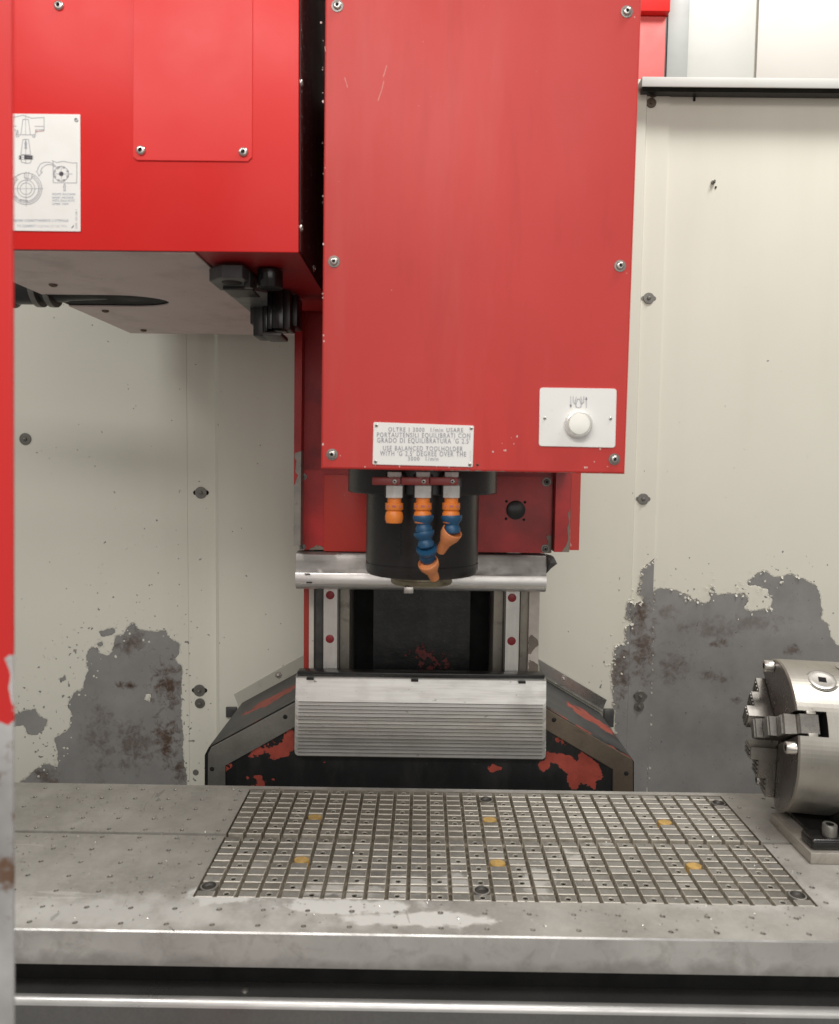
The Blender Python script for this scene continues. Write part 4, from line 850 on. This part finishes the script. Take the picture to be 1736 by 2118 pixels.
for u0, u1, v1, Y, mt in [(670, 730, 1050, 1.46, 'black'), (710, 840, 1210, 1.45, 'black'), (845, 900, 1150, 1.44, 'blackgloss'), (905, 960, 1120, 1.43, 'blackgloss'), (965, 1110, 1110, 1.425, 'blackgloss'), (1115, 1205, 1110, 1.43, 'black'), (1210, 1300, 1080, 1.46, 'black')]:
    a = at(*G(u0, v1), Y); c = at(*G(u1, v1), Y); b = MB(); b.box(a.x, c.x, Y, Y + .06, a.z, zu - .004, min(.0014, (c.x - a.x) * .2)); b.build('gripper_finger', M[mt], gr)
a = at(*G(845, 1165), 1.44); c = at(*G(1105, 1230), 1.44); b = MB(); b.box(a.x, c.x, 1.43, 1.50, at(*G(900, 1215), 1.43).z, at(*G(900, 1165), 1.44).z, .003); b.build('foot', M['darkgrey'], gr)

# ================================================================== MACHINE TABLE
ZT0 = .90
tb = thing('machine_table', 'long grey steel machine table with a grid of milled pads and threaded holes', 'table', (0, 1.38, .846))
t = NT('table_ground_steel'); n2 = t.noise(130, 5, .65); n1 = t.noise(6, 7, .65); n3 = t.noise(18, 7, .7, None, .5)
c = t.mix(t.ramp(n1, .3, .7), (.34, .325, .30), (.58, .56, .52)); c = t.mix(t.ramp(n3, .45, .8, 0, .4), c, (.25, .23, .20)); c = t.mix(t.ramp(n2, .45, .75, 0, .3), c, (.58, .56, .52))
W = None
for (x, y, rx, ry) in [(730, 1878, .17, .035), (860, 1900, .20, .03), (250, 1888, .62, .085), (470, 1850, .1, .05), (1160, 1795, .05, .04), (640, 1840, .2, .05), (1100, 1815, .10, .06), (1500, 1850, .30, .06)]:
    q = ptable(x, y, ZT0); bq = t.ramp(t.math('ADD', t.blob((q.x, q.y, ZT0), (rx, ry, .3)), t.math('MULTIPLY', t.math('SUBTRACT', t.noise(19, 6, .62), .5), 1.9)), .15 if x in (250, 1500, 640) else .28, .8 if x in (250, 1500, 640) else .5, 0, .6 if x in (250, 1500, 640) else .9); W = bq if W is None else t.math('MAXIMUM', W, bq)
c = t.mix(W, c, (.66, .65, .62))
scn = t.ramp(t.noise(30, 3, .5, t.pos((.25, 2.2, 1)), 1.2), .70, .715, 0, .45); c = t.mix(scn, c, (.68, .66, .62)); scd = t.ramp(t.noise(24, 3, .5, t.pos((2.0, .5, 1)), 1.5), .715, .73, 0, .4); c = t.mix(scd, c, (.16, .15, .13))
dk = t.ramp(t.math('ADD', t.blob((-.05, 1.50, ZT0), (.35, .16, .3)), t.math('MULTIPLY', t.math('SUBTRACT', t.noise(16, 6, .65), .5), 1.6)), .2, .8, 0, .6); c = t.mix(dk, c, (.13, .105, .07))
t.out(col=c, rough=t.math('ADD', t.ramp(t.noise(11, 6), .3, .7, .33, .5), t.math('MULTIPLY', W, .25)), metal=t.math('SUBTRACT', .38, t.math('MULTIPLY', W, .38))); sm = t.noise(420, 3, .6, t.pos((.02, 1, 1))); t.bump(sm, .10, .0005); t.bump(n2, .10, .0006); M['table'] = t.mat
t = NT('groove_grime'); c = t.mix(t.ramp(t.noise(35, 6, .7), .3, .7), (.13, .112, .082), (.40, .355, .285)); t.out(col=c, rough=.55, metal=.1); t.bump(t.noise(150, 4), .3, .001); M['groove'] = t.mat
M['hole'] = plain('hole_dark', (.035, .031, .027), .5, .4, .3)
GX0, GX1 = ptable(397, 1857, ZT0).x, ptable(1690, 1871, ZT0).x
gxa = (ptable(517, 1632, ZT0).x + GX0) / 2; gxb = (ptable(1490, 1645, ZT0).x + GX1) / 2
GY0 = ptable(1040, 1865, ZT0).y; GY1 = ptable(1000, 1639, ZT0).y; YJ1 = ptable(1040, 1733, ZT0).y; YJ0 = YJ1 - .009
YF, YK = ptable(880, 1935, ZT0).y, ptable(800, 1630, ZT0).y
NX, NR = 29, 9; px = (gxb - gxa) / NX; pyr = (GY1 - YJ1) / NR; pyf = (YJ0 - GY0) / NR
TH = .054; DG = .015
XL, XR = -1.05, 1.15
def lattice_rect(b, x0, x1, y0, y1, holes):
    """top face made of cells that each hold one threaded hole"""
    # split by column then by row of holes
    xs_ = sorted({round(h[0], 5) for h in holes if x0 + .008 < h[0] < x1 - .008}); ys_ = sorted({round(h[1], 5) for h in holes if y0 + .007 < h[1] < y1 - .007})
    if not xs_ or not ys_: b.quad([(x0, y0, ZT0), (x1, y0, ZT0), (x1, y1, ZT0), (x0, y1, ZT0)]); return []
    bx = [x0] + [(a + c) / 2 for a, c in zip(xs_[:-1], xs_[1:])] + [x1]; by = [y0] + [(a + c) / 2 for a, c in zip(ys_[:-1], ys_[1:])] + [y1]; out = []
    for i, x in enumerate(xs_):
        for j, y in enumerate(ys_): b.holed(bx[i], bx[i + 1], by[j], by[j + 1], x, y, .0041, ZT0, .0025, 0, 1); out.append((x, y))
    return out
HX = [gxb - px * (1.5 + 2 * k) for k in range(-9, 26)]     # lattice continues past the grid
HYr = [GY1 - pyr * (.5 + 2 * k) for k in range(5)]; HYf = [YJ0 - pyf * (.5 + 2 * k) for k in range(5)] + [GY0 - pyf * 1.5, GY0 - pyf * 3.3]
allholes = {}
for nm, y0, y1, g0, g1, HY in (('rear_plate', YJ1, YK, YJ1, GY1, HYr), ('front_plate', YF, YJ0, GY0, YJ0, HYf)):
    b = MB(); hs = [(x, y) for x in HX for y in HY if XL < x < XR]; ins = []
    ins += lattice_rect(b, XL, gxa, y0, y1, hs); ins += lattice_rect(b, gxb, XR, y0, y1, hs)
    if nm == 'rear_plate': b.quad([(gxa, g1, ZT0), (gxb, g1, ZT0), (gxb, y1, ZT0), (gxa, y1, ZT0)])
    else: ins += lattice_rect(b, gxa, gxb, y0, g0, [h for h in hs if h[1] < GY0])
    zb2 = ZT0 - TH
    # pocket floor and walls
    b.quad([(gxa, g0, ZT0 - DG), (gxb, g0, ZT0 - DG), (gxb, g1, ZT0 - DG), (gxa, g1, ZT0 - DG)], 2)
    for x in (gxa, gxb): b.quad([(x, g0, ZT0 - DG), (x, g1, ZT0 - DG), (x, g1, ZT0), (x, g0, ZT0)], 2)
    yy = g1 if nm == 'rear_plate' else g0; b.quad([(gxa, yy, ZT0 - DG), (gxb, yy, ZT0 - DG), (gxb, yy, ZT0), (gxa, yy, ZT0)], 2)
    # outer faces, with a small chamfer along the long edge
    if nm == 'front_plate':
        ch = .0022
        for v in range(len(b.v)):
            if abs(b.v[v][1] - y0) < 1e-6: b.v[v] = (b.v[v][0], y0 + ch, b.v[v][2])
        b.quad([(XL, y0 + ch, ZT0), (XR, y0 + ch, ZT0), (XR, y0, ZT0 - ch), (XL, y0, ZT0 - ch)], 3)
        b.quad([(XL, y0, ZT0 - ch), (XR, y0, ZT0 - ch), (XR, y0, zb2), (XL, y0, zb2)], 4)
        for xa_, xb_ in ((XL, gxa), (gxb, XR)): b.quad([(xa_, y1, ZT0), (xb_, y1, ZT0), (xb_, y1, ZT0 - .012), (xa_, y1, ZT0 - .012)])
    else:
        for xa_, xb_ in ((XL, gxa), (gxb, XR)): b.quad([(xa_, y0, ZT0), (xb_, y0, ZT0), (xb_, y0, ZT0 - .012), (xa_, y0, ZT0 - .012)], 0)
        b.quad([(XL, y1, ZT0), (XR, y1, ZT0), (XR, y1, zb2), (XL, y1, zb2)], 0)
    b.quad([(XL, y0, zb2), (XR, y0, zb2), (XR, y1, zb2), (XL, y1, zb2)], 2)
    if 'tface' not in M:
        t = NT('table_front_face'); n1 = t.noise(5, 7, .6); sv = t.noise(26, 5, .6, t.pos((1, 1, 6)))
        c = t.mix(t.ramp(n1, .3, .7), (.44, .425, .40), (.64, .62, .585)); c = t.mix(t.ramp(t.noise(30, 7, .7, None, .5), .5, .78, 0, .5), c, (.2, .187, .16)); c = t.mix(t.ramp(t.noise(22, 4, .5, t.pos((1, 1, .35)), 1.0), .64, .68, 0, .5), c, (.6, .58, .55))
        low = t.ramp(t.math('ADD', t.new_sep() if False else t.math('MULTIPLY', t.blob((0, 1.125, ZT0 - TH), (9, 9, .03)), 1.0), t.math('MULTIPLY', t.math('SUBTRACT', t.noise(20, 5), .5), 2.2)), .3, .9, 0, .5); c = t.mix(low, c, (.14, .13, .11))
        t.out(col=c, rough=.45, metal=.25); t.bump(t.noise(140, 4), .1, .0006); M['tface'] = t.mat
    M['hole_soft'] = M.get('hole_soft') or plain('hole_soft', (.27, .255, .23), .5, .3, .3)
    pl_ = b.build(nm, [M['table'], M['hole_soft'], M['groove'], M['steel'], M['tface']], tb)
    allholes[nm] = (pl_, ins)
# joint floor between both plates
b = MB()
for xa_, xb_, zz_ in ((XL, gxa, .006), (gxb, XR, .006), (gxa, gxb, DG + .0002)): b.quad([(xa_, YJ0 - .002, ZT0 - zz_), (xb_, YJ0 - .002, ZT0 - zz_), (xb_, YJ1 + .002, ZT0 - zz_), (xa_, YJ1 + .002, ZT0 - zz_)])
b.build('joint_floor', M['groove'], tb)
# threaded insert lips
M['padedge2'] = steel('insert_bright', (.42, .40, .36), .42, .7, (1, 1, 1), .4, .5)
b = MB(); b.lathe([(.0049, -.0002), (.0048, .0001), (.0042, .0001), (.0036, -.0006), (.0034, -.0024)], (0, 0, 0), n=16, caps=False); me_ins = b.mesh('threaded_insert', M['padedge2'])
oz = Vector(ORG[tb.name])
for pl_, ins in allholes.values():
    for x, y in ins:
        q = ptable(0, 1800, ZT0)
        d = _f.dot(Vector((x, y, ZT0)) - CAM); xx = 868 + F * _r.dot(Vector((x, y, ZT0)) - CAM) / d
        if 10 < xx < 1760:
            o = bpy.data.objects.new('threaded_insert', me_ins); COL.objects.link(o); o.parent = pl_; o.location = Vector((x, y, ZT0 - random.uniform(0, .0006))) - oz
# milled pads
gw, gd = .0070, .0050
padw, padr, padf = px - gw, pyr - gd, pyf - gd
def pad_mesh(w, d, hole):
    b = MB(); h = DG - .0004; ch = .0009
    x0, x1, y0, y1 = -w / 2, w / 2, -d / 2, d / 2
    if hole: b.holed(x0 + ch, x1 - ch, y0 + ch, y1 - ch, 0, 0, .0048, h, .007, 0, 1, 12)
    else: b.quad([(x0 + ch, y0 + ch, h), (x1 - ch, y0 + ch, h), (x1 - ch, y1 - ch, h), (x0 + ch, y1 - ch, h)])
    A = [(x0, y0), (x1, y0), (x1, y1), (x0, y1)]; I_ = [(x0 + ch, y0 + ch), (x1 - ch, y0 + ch), (x1 - ch, y1 - ch), (x0 + ch, y1 - ch)]
    for i in range(4):
        j = (i + 1) % 4
        b.quad([(*A[i], h - ch), (*A[j], h - ch), (*I_[j], h), (*I_[i], h)], 2); b.quad([(*A[i], 0), (*A[j], 0), (*A[j], h - ch), (*A[i], h - ch)], 3)
    if hole: b.lathe([(.0054, h + .0001), (.0051, h + .0002), (.0047, h), (.0046, h - .002)], (0, 0, 0), n=12, mi=2, caps=False)
    return b
t = NT('pad_side'); c = t.mix(t.ramp(t.noise(40, 6, .7), .3, .7), (.28, .25, .20), (.60, .555, .475)); t.out(col=c, rough=.5, metal=.15); M['padside'] = t.mat
M['padedge'] = steel('pad_edge_highlight', (.70, .655, .57), .42, .35, (1, 1, 1), .25, .55, (.24, .19, .12))  # chamfer colour brightened to carry the pads' front-lip highlight
t = NT('pad_top_steel'); oi = t.new('ShaderNodeObjectInfo').outputs['Random']; n1 = t.noise(14, 6, .65); n2 = t.noise(150, 4, .65)
c = t.mix(t.ramp(n1, .3, .7), (.19, .18, .165), (.36, .345, .315)); c = t.mix(t.ramp(oi, .82, .9, 0, .28), c, (.62, .60, .56)); c = t.mix(t.ramp(oi, .16, .05, 0, .35), c, (.15, .13, .10))
c = t.mix(t.ramp(n2, .5, .75, 0, .3), c, (.16, .145, .12))
W = None
for (x, y, rx, ry) in [(700, 1840, .10, .04), (840, 1835, .05, .05), (950, 1830, .04, .05), (1110, 1815, .05, .09), (1180, 1780, .05, .05), (1250, 1740, .06, .03)]:
    q = ptable(x, y, ZT0); bq = t.ramp(t.math('ADD', t.blob((q.x, q.y, ZT0), (rx, ry, .3)), t.math('MULTIPLY', t.math('SUBTRACT', t.noise(24, 6, .62), .5), 2.2)), .30, .6, 0, .75); W = bq if W is None else t.math('MAXIMUM', W, bq)
c = t.mix(W, c, (.64, .625, .59))
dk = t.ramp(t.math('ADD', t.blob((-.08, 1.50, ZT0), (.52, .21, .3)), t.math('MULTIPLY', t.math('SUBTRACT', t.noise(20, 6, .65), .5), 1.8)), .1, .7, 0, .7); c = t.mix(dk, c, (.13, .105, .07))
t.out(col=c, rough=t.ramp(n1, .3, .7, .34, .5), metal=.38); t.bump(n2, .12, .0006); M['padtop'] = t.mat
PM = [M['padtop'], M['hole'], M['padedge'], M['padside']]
pmesh = {(f, h): pad_mesh(padw, padf if f else padr, h) for f in (0, 1) for h in (0, 1)}
pme = {k: v.mesh('pad', PM) for k, v in pmesh.items()}
def cell(x, y):
    q = ptable(x, y, ZT0); i = int((q.x - gxa) / px); 
    return (1, i, int((YJ0 - q.y) / pyf)) if q.y < YJ0 else (0, i, int((GY1 - q.y) / pyr))
plugs = {cell(x, y) for x, y in [(653, 1691), (1012, 1693), (1370, 1699), (625, 1783), (1030, 1786), (1435, 1793)]}
bores = {cell(x, y) for x, y in [(435, 1834), (1010, 1840), (1648, 1849), (1480, 1660), (1008, 1650)]}
stuff = MB(); rear, front = allholes['rear_plate'][0], allholes['front_plate'][0]
b = MB(); b.lathe([(.0135, 0), (.0135, DG - .0022), (.0128, DG - .0014), (0, DG - .0012)], (0, 0, 0), n=14); 
V = np.array(b.v); ang = np.arctan2(V[:, 1], V[:, 0]); k = 1 + .05 * np.sin(ang * 5 + 1) + .04 * np.sin(ang * 3); V[:, 0] *= k; V[:, 1] *= k * .82; b.v = [tuple(p) for p in V]; me_plug = b.mesh('brass_plug', M['brass'])
b = MB(); b.lathe([(.0140, 0), (.0140, DG - .0006), (.0136, DG - .0003), (.0118, DG - .0003), (.0108, DG - .003), (.0085, DG - .005), (0, DG - .005)], (0, 0, 0), n=24, mis=[0, 0, 0, 1, 1, 1]); me_bore = b.mesh('locating_bush', [M['padtop'], plain('bush_bore', (.075, .068, .06), .45, .4, .3)])
for f in (1, 0):
    for j in range(NR):
        for i in range(NX):
            x = gxa + px * (i + .5); y = (YJ0 - pyf * (j + .5)) if f else (GY1 - pyr * (j + .5)); key = (f, i, j)
            if f: y += (j - 4) * -.0000
            hole = 1 if ((NX - 1 - i) % 2 == 1 and j % 2 == 0) or random.random() < (.10 if i < 20 else .03) else 0
            loc = Vector((x, y, ZT0 - DG)); par = front if f else rear
            if key in plugs:
                o = bpy.data.objects.new('brass_plug', me_plug); COL.objects.link(o); o.parent = par; o.location = loc - oz; o.rotation_euler.z = 0
            elif key in bores:
                o = bpy.data.objects.new('locating_bush', me_bore); COL.objects.link(o); o.parent = par; o.location = loc - oz
            elif f or j == NR - 1:
                o = bpy.data.objects.new('pad', pme[(f, hole)]); COL.objects.link(o); o.parent = par; o.location = loc - oz
                o.location.z += random.uniform(-.0004, .0003)
            else:
                src = pmesh[(f, hole)]; base = len(stuff.v); stuff.v += [(p[0] + x, p[1] + y, p[2] + loc.z) for p in src.v]; stuff.f += [[base + q for q in ff] for ff in src.f]; stuff.m += src.m; stuff.sm += src.sm
stuff.build('pad_field', PM, rear, kind='stuff')
b = MB(); b.box(XL + .02, XR - .02, YF + .055, YK - .03, .70, ZT0 - TH - .0015, 0); b.build('table_body', M['void'], tb)
for x in (430, 795, 1170, 1530): 
    q = at(x, 2013, YF + .054); b = MB(); b.lathe([(.004, 0), (.003, .002), (0, .002)], (q.x, YF + .0548, ZT0 - TH - .014), (0, -1, 0), 10); b.build('body_screw', M['dullbolt'], tb)

# sheet cover below the table front
sc = thing('front_sill', 'dark grey sheet metal sill with a bright folded edge below the table', 'sill', (0, 1.09, .5))
zs = at(880, 2079, 1.088).z; r = .011; prof = [(1.30, zs - .012), (1.13, zs - .004), (1.088 + r, zs)] + [(1.088 + r - r * math.sin(q), zs - r + r * math.cos(q)) for q in np.linspace(0, math.pi / 2, 8)[1:]] + [(1.0885, .45)]
M['sill'] = steel('dull_grey_sill', (.29, .285, .275), .34, .75, (1, 1, 1), .15, .25, (.10, .095, .09), .15)
b = MB(); V = [(x, y, z) for x in (XL, XR) for y, z in prof]; n = len(prof); b.add(V, [[i, i + 1, n + i + 1, n + i] for i in range(n - 1) if not 2 <= i <= 8], 0, True); b.build('folded_sheet', M['sill'], sc)
b = MB(); b.add(V, [[i, i + 1, n + i + 1, n + i] for i in range(2, 9)], 0, True); b.build('folded_edge', steel('edge_highlight_steel', (.86, .85, .83), .36, .7, (.1, 1, 1), .1, .1), sc)  # bare fold edge, its colour brightened for the highlight along it
q = at(512, 2031, 1.13); b = MB(); b.lathe([(.006, 0), (.0055, .003), (.003, .0045), (0, .0045)], (q.x, 1.115, zs - .003), (0, 0, 1), 14); b.build('screw', M['bolt'], sc)

# ================================================================== CHUCK ON ITS BASE PLATE
_q = ptable(1677, 1788, ZT0); bpx, bpy0 = _q.x, _q.y; bt = at(1677, 1765, bpy0).z - ZT0; bpy1 = ptable(1590.5, 1680.5, ZT0 + bt).y; pass
fp = thing('fixture_plate', 'thick bare steel base plate under the chuck at the table right', 'plate', (.85, 1.45, ZT0))
M['plate'] = steel('bare_base_plate', (.46, .43, .38), .36, .6, (1, 1, 1), .2, .5, (.17, .14, .105))
b = MB(); b.box(bpx, 1.12, bpy0, bpy1, ZT0 + .0006, ZT0 + bt, .0012); b.build('plate', M['plate'], fp)
for x, y in [(1602, 1677), (1672, 1704), (1690, 1693)]:
    q = ptable(x, y + 1, ZT0 + bt); 
    if q.y < bpy1 - .01: b = MB(); b.lathe([(.005, 0), (.0046, .0004), (0, .0004)], (q.x, q.y, ZT0 + bt), (0, 0, 1), 12); b.build('tapped_hole', M['hole'], fp)
ck = thing('lathe_chuck', 'large steel three jaw lathe chuck lying on its side at the right of the table', 'chuck', (.72, 1.5, ZT0 + bt))
ca = math.radians(9.8); ax = Vector((math.cos(ca), -math.sin(ca), 0)); fc = at(1604.6, 1516.5, 1.497); R = .1475
e_near = Vector((-math.sin(ca), -math.cos(ca), 0)); e_up = Vector((0, 0, 1))        # in-plane directions on the face
def ck_pt(rad, ang, h): return fc + (e_near * math.cos(ang) + e_up * math.sin(ang)) * rad + ax * h   # h>0 into the body
# body with the near jaw slot cut through the rim
jang = [math.radians(27), math.radians(147), math.radians(267)]; sw = .023; sd = .052
b = MB(); nA = 120
def slot_r(a):   # is this angle inside a jaw slot
    return any(abs(math.sin(a - j)) * R < sw and math.cos(a - j) > 0 for j in jang)
prof = [(R - .004, 0.0), (R, .003), (R, .34)]
angs = [2 * math.pi * k / nA for k in range(nA)]
for j in jang:
    d = math.asin(sw / R); angs += [j - d + 1e-4, j - d - 1e-4, j + d - 1e-4, j + d + 1e-4]
angs = sorted(a % (2 * math.pi) for a in angs); m_ = len(angs)
rows = [[ck_pt(R - .003, a, sd if slot_r(a) else 0) for a in angs], [ck_pt(R, a, sd if slot_r(a) else .003) for a in angs], [ck_pt(R, a, sd + .001) for a in angs], [ck_pt(R, a, .13) for a in angs], [ck_pt(R, a, .36) for a in angs]]
for ra, rb_ in zip(rows[:-1], rows[1:]):
    for k in range(m_):
        k2 = (k + 1) % m_; b.add([ra[k], ra[k2], rb_[k2], rb_[k]], [[0, 1, 2, 3]], 0, True)
# face: ring sectors between slots, and slot floors and walls
rc_ = .030
for s in range(3):
    a0 = jang[s]; a1 = jang[(s + 1) % 3] if s < 2 else jang[0] + 2 * math.pi
    d0 = math.asin(sw / R); n = 22; pts = [ck_pt(R - .003, a0 + d0 + (a1 - a0 - 2 * d0) * k / n, 0) for k in range(n + 1)]
    # inner corner where the two slot edges meet
    am = (a0 + a1) / 2; ri = sw / math.sin((a1 - a0) / 2); inner = ck_pt(ri, am, 0)
    b.add(pts + [inner], [list(range(n + 2))], 1)
    for pe in (pts[0], pts[-1]): b.quad([pe, inner, inner + ax * sd, pe + ax * sd], 2)
b.lathe([(R - .002, 0), (0, 0)], fc + ax * sd, tuple(ax), 60, mi=2)
M['chuckface'] = steel('chuck_face_dark', (.22, .20, .19), .28, .9, (1, 1, 1), .25, .4, (.12, .09, .08)); M['slotdark'] = M['darkgrey']
b.build('body', [M['chuck'], M['chuckface'], M['slotdark']], ck)
b = MB(); b.lathe([(.026, -.001), (.026, sd)], fc, tuple(ax), 40); b.lathe([(.034, .002), (.022, .0015), (.0215, .03), (0, .03)], fc, tuple(ax), 40, mis=[0, 1, 1]); b.build('bore_ring', [M['chuckface'], M['void']], ck)
# jaws: stepped blocks in the slots
jm = steel('hardened_jaw', (.27, .255, .235), .3, .9, (1, 1, 1), .4, .6, (.12, .09, .06))
for idx, ja in enumerate(jang):
    jp = [(.024, .040), (.024, -.050), (.052, -.050), (.052, -.034), (.090, -.034), (.090, -.018), (.128, -.018), (.128, .004), (.141, .006), (.141, .040)]
    rdir = (e_near * math.cos(ja) + e_up * math.sin(ja)); tdir = ax.cross(rdir).normalized(); wj = .0185
    bm = bmesh.new(); f = bm.faces.new([bm.verts.new(fc + rdir * r_ + ax * h_ - tdir * wj) for r_, h_ in jp]); rr = bmesh.ops.extrude_face_region(bm, geom=[f]); bmesh.ops.translate(bm, vec=tdir * 2 * wj, verts=[e for e in rr['geom'] if isinstance(e, bmesh.types.BMVert)]); bmesh.ops.recalc_face_normals(bm, faces=bm.faces[:]); bmesh.ops.bevel(bm, geom=bm.edges[:], offset=.0012, segments=1, affect='EDGES')
    b = MB(); b.bm(bm); jo = b.build('jaw', jm, ck)
    # serrated gripping teeth across the steps
    for hh, rr_ in [(-.050, .030), (-.050, .038), (-.050, .046), (-.034, .058), (-.034, .067), (-.034, .076), (-.034, .084), (-.018, .096), (-.018, .106), (-.018, .116)]:
        c0 = fc + rdir * rr_ + ax * (hh - .0012); b = MB(); Mx = Matrix.Translation(c0) @ Matrix(((rdir.x, tdir.x, ax.x, 0), (rdir.y, tdir.y, ax.y, 0), (rdir.z, tdir.z, ax.z, 0), (0, 0, 0, 1)))
        b.box(-.0022, .0022, -wj + .001, wj - .001, -.0015, .0016, .0005, M=Mx, seg=1); b.build('tooth', M['dullbolt'], jo)
    # T guides in the rim opening
    for sg in (-1, 1):
        c0 = fc + rdir * .1385 + tdir * sg * (wj + .0022) + ax * .026; Mx = Matrix.Translation(c0) @ Matrix(((rdir.x, tdir.x, ax.x, 0), (rdir.y, tdir.y, ax.y, 0), (rdir.z, tdir.z, ax.z, 0), (0, 0, 0, 1)))
        b = MB(); b.box(-.007, .007, -.0035, .0035, -.008, .008, .0006, M=Mx); b.build('guide_tongue', M['chuck'], jo)
# cap screws on the face
for a in [math.radians(q) for q in (8, 105, 246, 190)]:
    q = ck_pt(.132, a, -.001); b = MB(); b.lathe([(.0115, 0), (.0115, .0165), (.0105, .0178), (.0062, .0178), (.006, .008), (0, .008)], q, tuple(-ax), 24, mis=[0, 0, 0, 1, 1]); b.build('cap_screw', [M['bolt'], M['void']], ck)
# key socket in the rim
ka = math.radians(63); kd = (e_near * math.cos(ka) + e_up * math.sin(ka)); kc = fc + kd * (R - .0012) + ax * .060
b = MB(); b.lathe([(.024, -.002), (.0245, .0022), (.022, .0030), (.017, .0024)], kc, tuple(kd), 36); b.lathe([(.0285, -.003), (.0285, .0006), (.0245, .0006)], kc, tuple(kd), 36, mi=2); b.lathe([(.0098, .0026), (.0096, -.004), (0, -.004)], kc, tuple(kd), 4, mi=1, ph=.5, smooth=False); b.build('key_socket', [M['bolt'], M['void'], M['dullbolt']], ck)
b = MB(); q = ck_pt(R, math.radians(82), .12); b.lathe([(.022, -.002), (.0215, .002), (.012, .002), (.011, -.003), (0, -.003)], q, tuple((e_near * math.cos(math.radians(82)) + e_up * math.sin(math.radians(82)))), 30, mis=[0, 0, 1, 1]); b.build('key_socket', [M['bolt'], M['void']], ck)
# support under the chuck, black and widened to fill the shade there
b = MB(); b.box(bpx + .030, 1.05, bpy0 + .062, bpy1 - .004, ZT0 + bt + .0003, fc.z - R * .93, .002); b.box(bpx + .09, 1.05, bpy0 + .064, bpy1 - .006, fc.z - R * .93, fc.z - R * .72, .001); b.build('support_block', M['black'], ck)
q0 = fc + e_up * (-R) + ax * .012
b = MB(); bm = bmesh.new()
sh = [(-.040, .034), (.050, .034), (.034, .012), (.018, -.020), (-.012, -.021), (-.022, .0)]
f = bm.faces.new([bm.verts.new((q0.x + .002, q0.y + u_, q0.z + v_)) for u_, v_ in sh]); rr = bmesh.ops.extrude_face_region(bm, geom=[f]); bmesh.ops.translate(bm, vec=(.022, -.004, 0), verts=[e for e in rr['geom'] if isinstance(e, bmesh.types.BMVert)]); bmesh.ops.recalc_face_normals(bm, faces=bm.faces[:]); bmesh.ops.bevel(bm, geom=bm.edges[:], offset=.002, segments=1, affect='EDGES'); b.bm(bm); b.build('locking_foot', M['steel'], ck)

cl = thing('clamp_block', 'black rounded clamp block with a cap screw on the chuck base plate', 'clamp', (.76, 1.38, ZT0 + bt))
zc0 = ZT0 + bt; zc1 = zc0 + .0195
b = MB(); b.box(bpx + .006, .95, bpy0 + .009, bpy0 + .053, zc0 + .0004, zc1, .006, seg=4); b.build('block', M['blackgloss'], cl)
q = ptable(1716, 1727, zc1); b = MB(); b.lathe([(.0125, -.002), (.0125, .019), (.0115, .0202), (.0070, .0202), (.0068, .008), (0, .008)], (q.x, q.y, zc1), (0, 0, 1), 26, mis=[0, 0, 0, 1, 1]); b.build('cap_screw', [M['dullbolt'], M['void']], cl)

# ================================================================== DOOR POST IN FRONT, LEFT
YP = .60
dp = thing('door_post', 'blurred red door post at the left edge, its lower half worn to bare grey metal', 'door post', (-.38, YP, .2))
D2 = lambda u, v: (u * .3903, 1292.7 + v * .3903)
worn = [D2(*p) for p in [(18,155),(82,165),(90,2900),(-220,2900),(-220,480),(-20,500),(10,510),(30,540),(70,530),(72,480),(60,400),(45,390),(40,340),(65,300),(50,210),(30,200)]]
t = NT('worn_post_paint'); e = t.math('ADD', t.attr('chip'), t.math('MULTIPLY', t.math('SUBTRACT', t.noise(130, 5), .5), .35)); mk = t.ramp(e, -.02, .02)
g = t.mix(t.ramp(t.noise(9, 6), .3, .7), (.30, .29, .285), (.62, .61, .60)); rt = t.math('MULTIPLY', t.ramp(t.noise(28, 6, .7), .53, .62), t.ramp(t.noise(3.3, 2), .40, .55)); g = t.mix(rt, g, (.16, .09, .055))
t.out(col=t.mix(mk, (.66, .028, .026), g), rough=t.mixf(mk, .38, .5), metal=0); t.bump(t.noise(200, 3), .1, .0005); M['post'] = t.mat
xp = at(30.5, 1059, YP).x
b = MB(); pt_, pb2 = at(29.5, 0, YP + .004), at(32, 2118, YP + .004); sl_ = (pt_.x - pb2.x) / (pt_.z - pb2.z); fx = lambda z: pb2.x + (z - pb2.z) * sl_
b.prism([(fx(.35) - .10, .35), (fx(.35), .35), (fx(2.4), 2.4), (fx(2.4) - .10, 2.4)], YP, YP + .004, .0008, cuts=.012); b.build('post_face', M['post'], dp, attrs={'chip': sdf_attr([worn], YP)})

# fine swarf lying on the table and in the grooves
b = MB()
for k in range(900):
    x = random.uniform(-.85, .66); y = random.uniform(YF + .02, YK - .01); ing = gxa < x < gxb and GY0 < y < GY1
    if ing:
        i = round((x - gxa) / px); x = gxa + px * i + random.uniform(-.0022, .0022); z = ZT0 - DG + .0006
        if random.random() < .25: z = ZT0 + .0004; x += px / 2
    else: z = ZT0 + .0006
    L = random.uniform(.001, .0042); a = random.uniform(0, 6.28); r = L / 2; w = random.uniform(.0004, .0010); up = random.uniform(.0004, .0016)
    dx, dy = math.cos(a), math.sin(a)
    b.add([(x - dx * r - dy * w, y - dy * r + dx * w, z), (x - dx * r + dy * w, y - dy * r - dx * w, z), (x + dy * w, y - dx * w, z + up), (x - dy * w, y + dx * w, z + up), (x + dx * r + dy * w, y + dy * r - dx * w, z + .0002), (x + dx * r - dy * w, y + dy * r + dx * w, z + .0002)], [[0, 1, 2, 3], [3, 2, 4, 5]])
sw_ = b.build('swarf', M['bolt'], None, kind='stuff'); sw_['label'] = 'tiny bright metal chips scattered over the table and its grooves'; sw_['category'] = 'swarf'
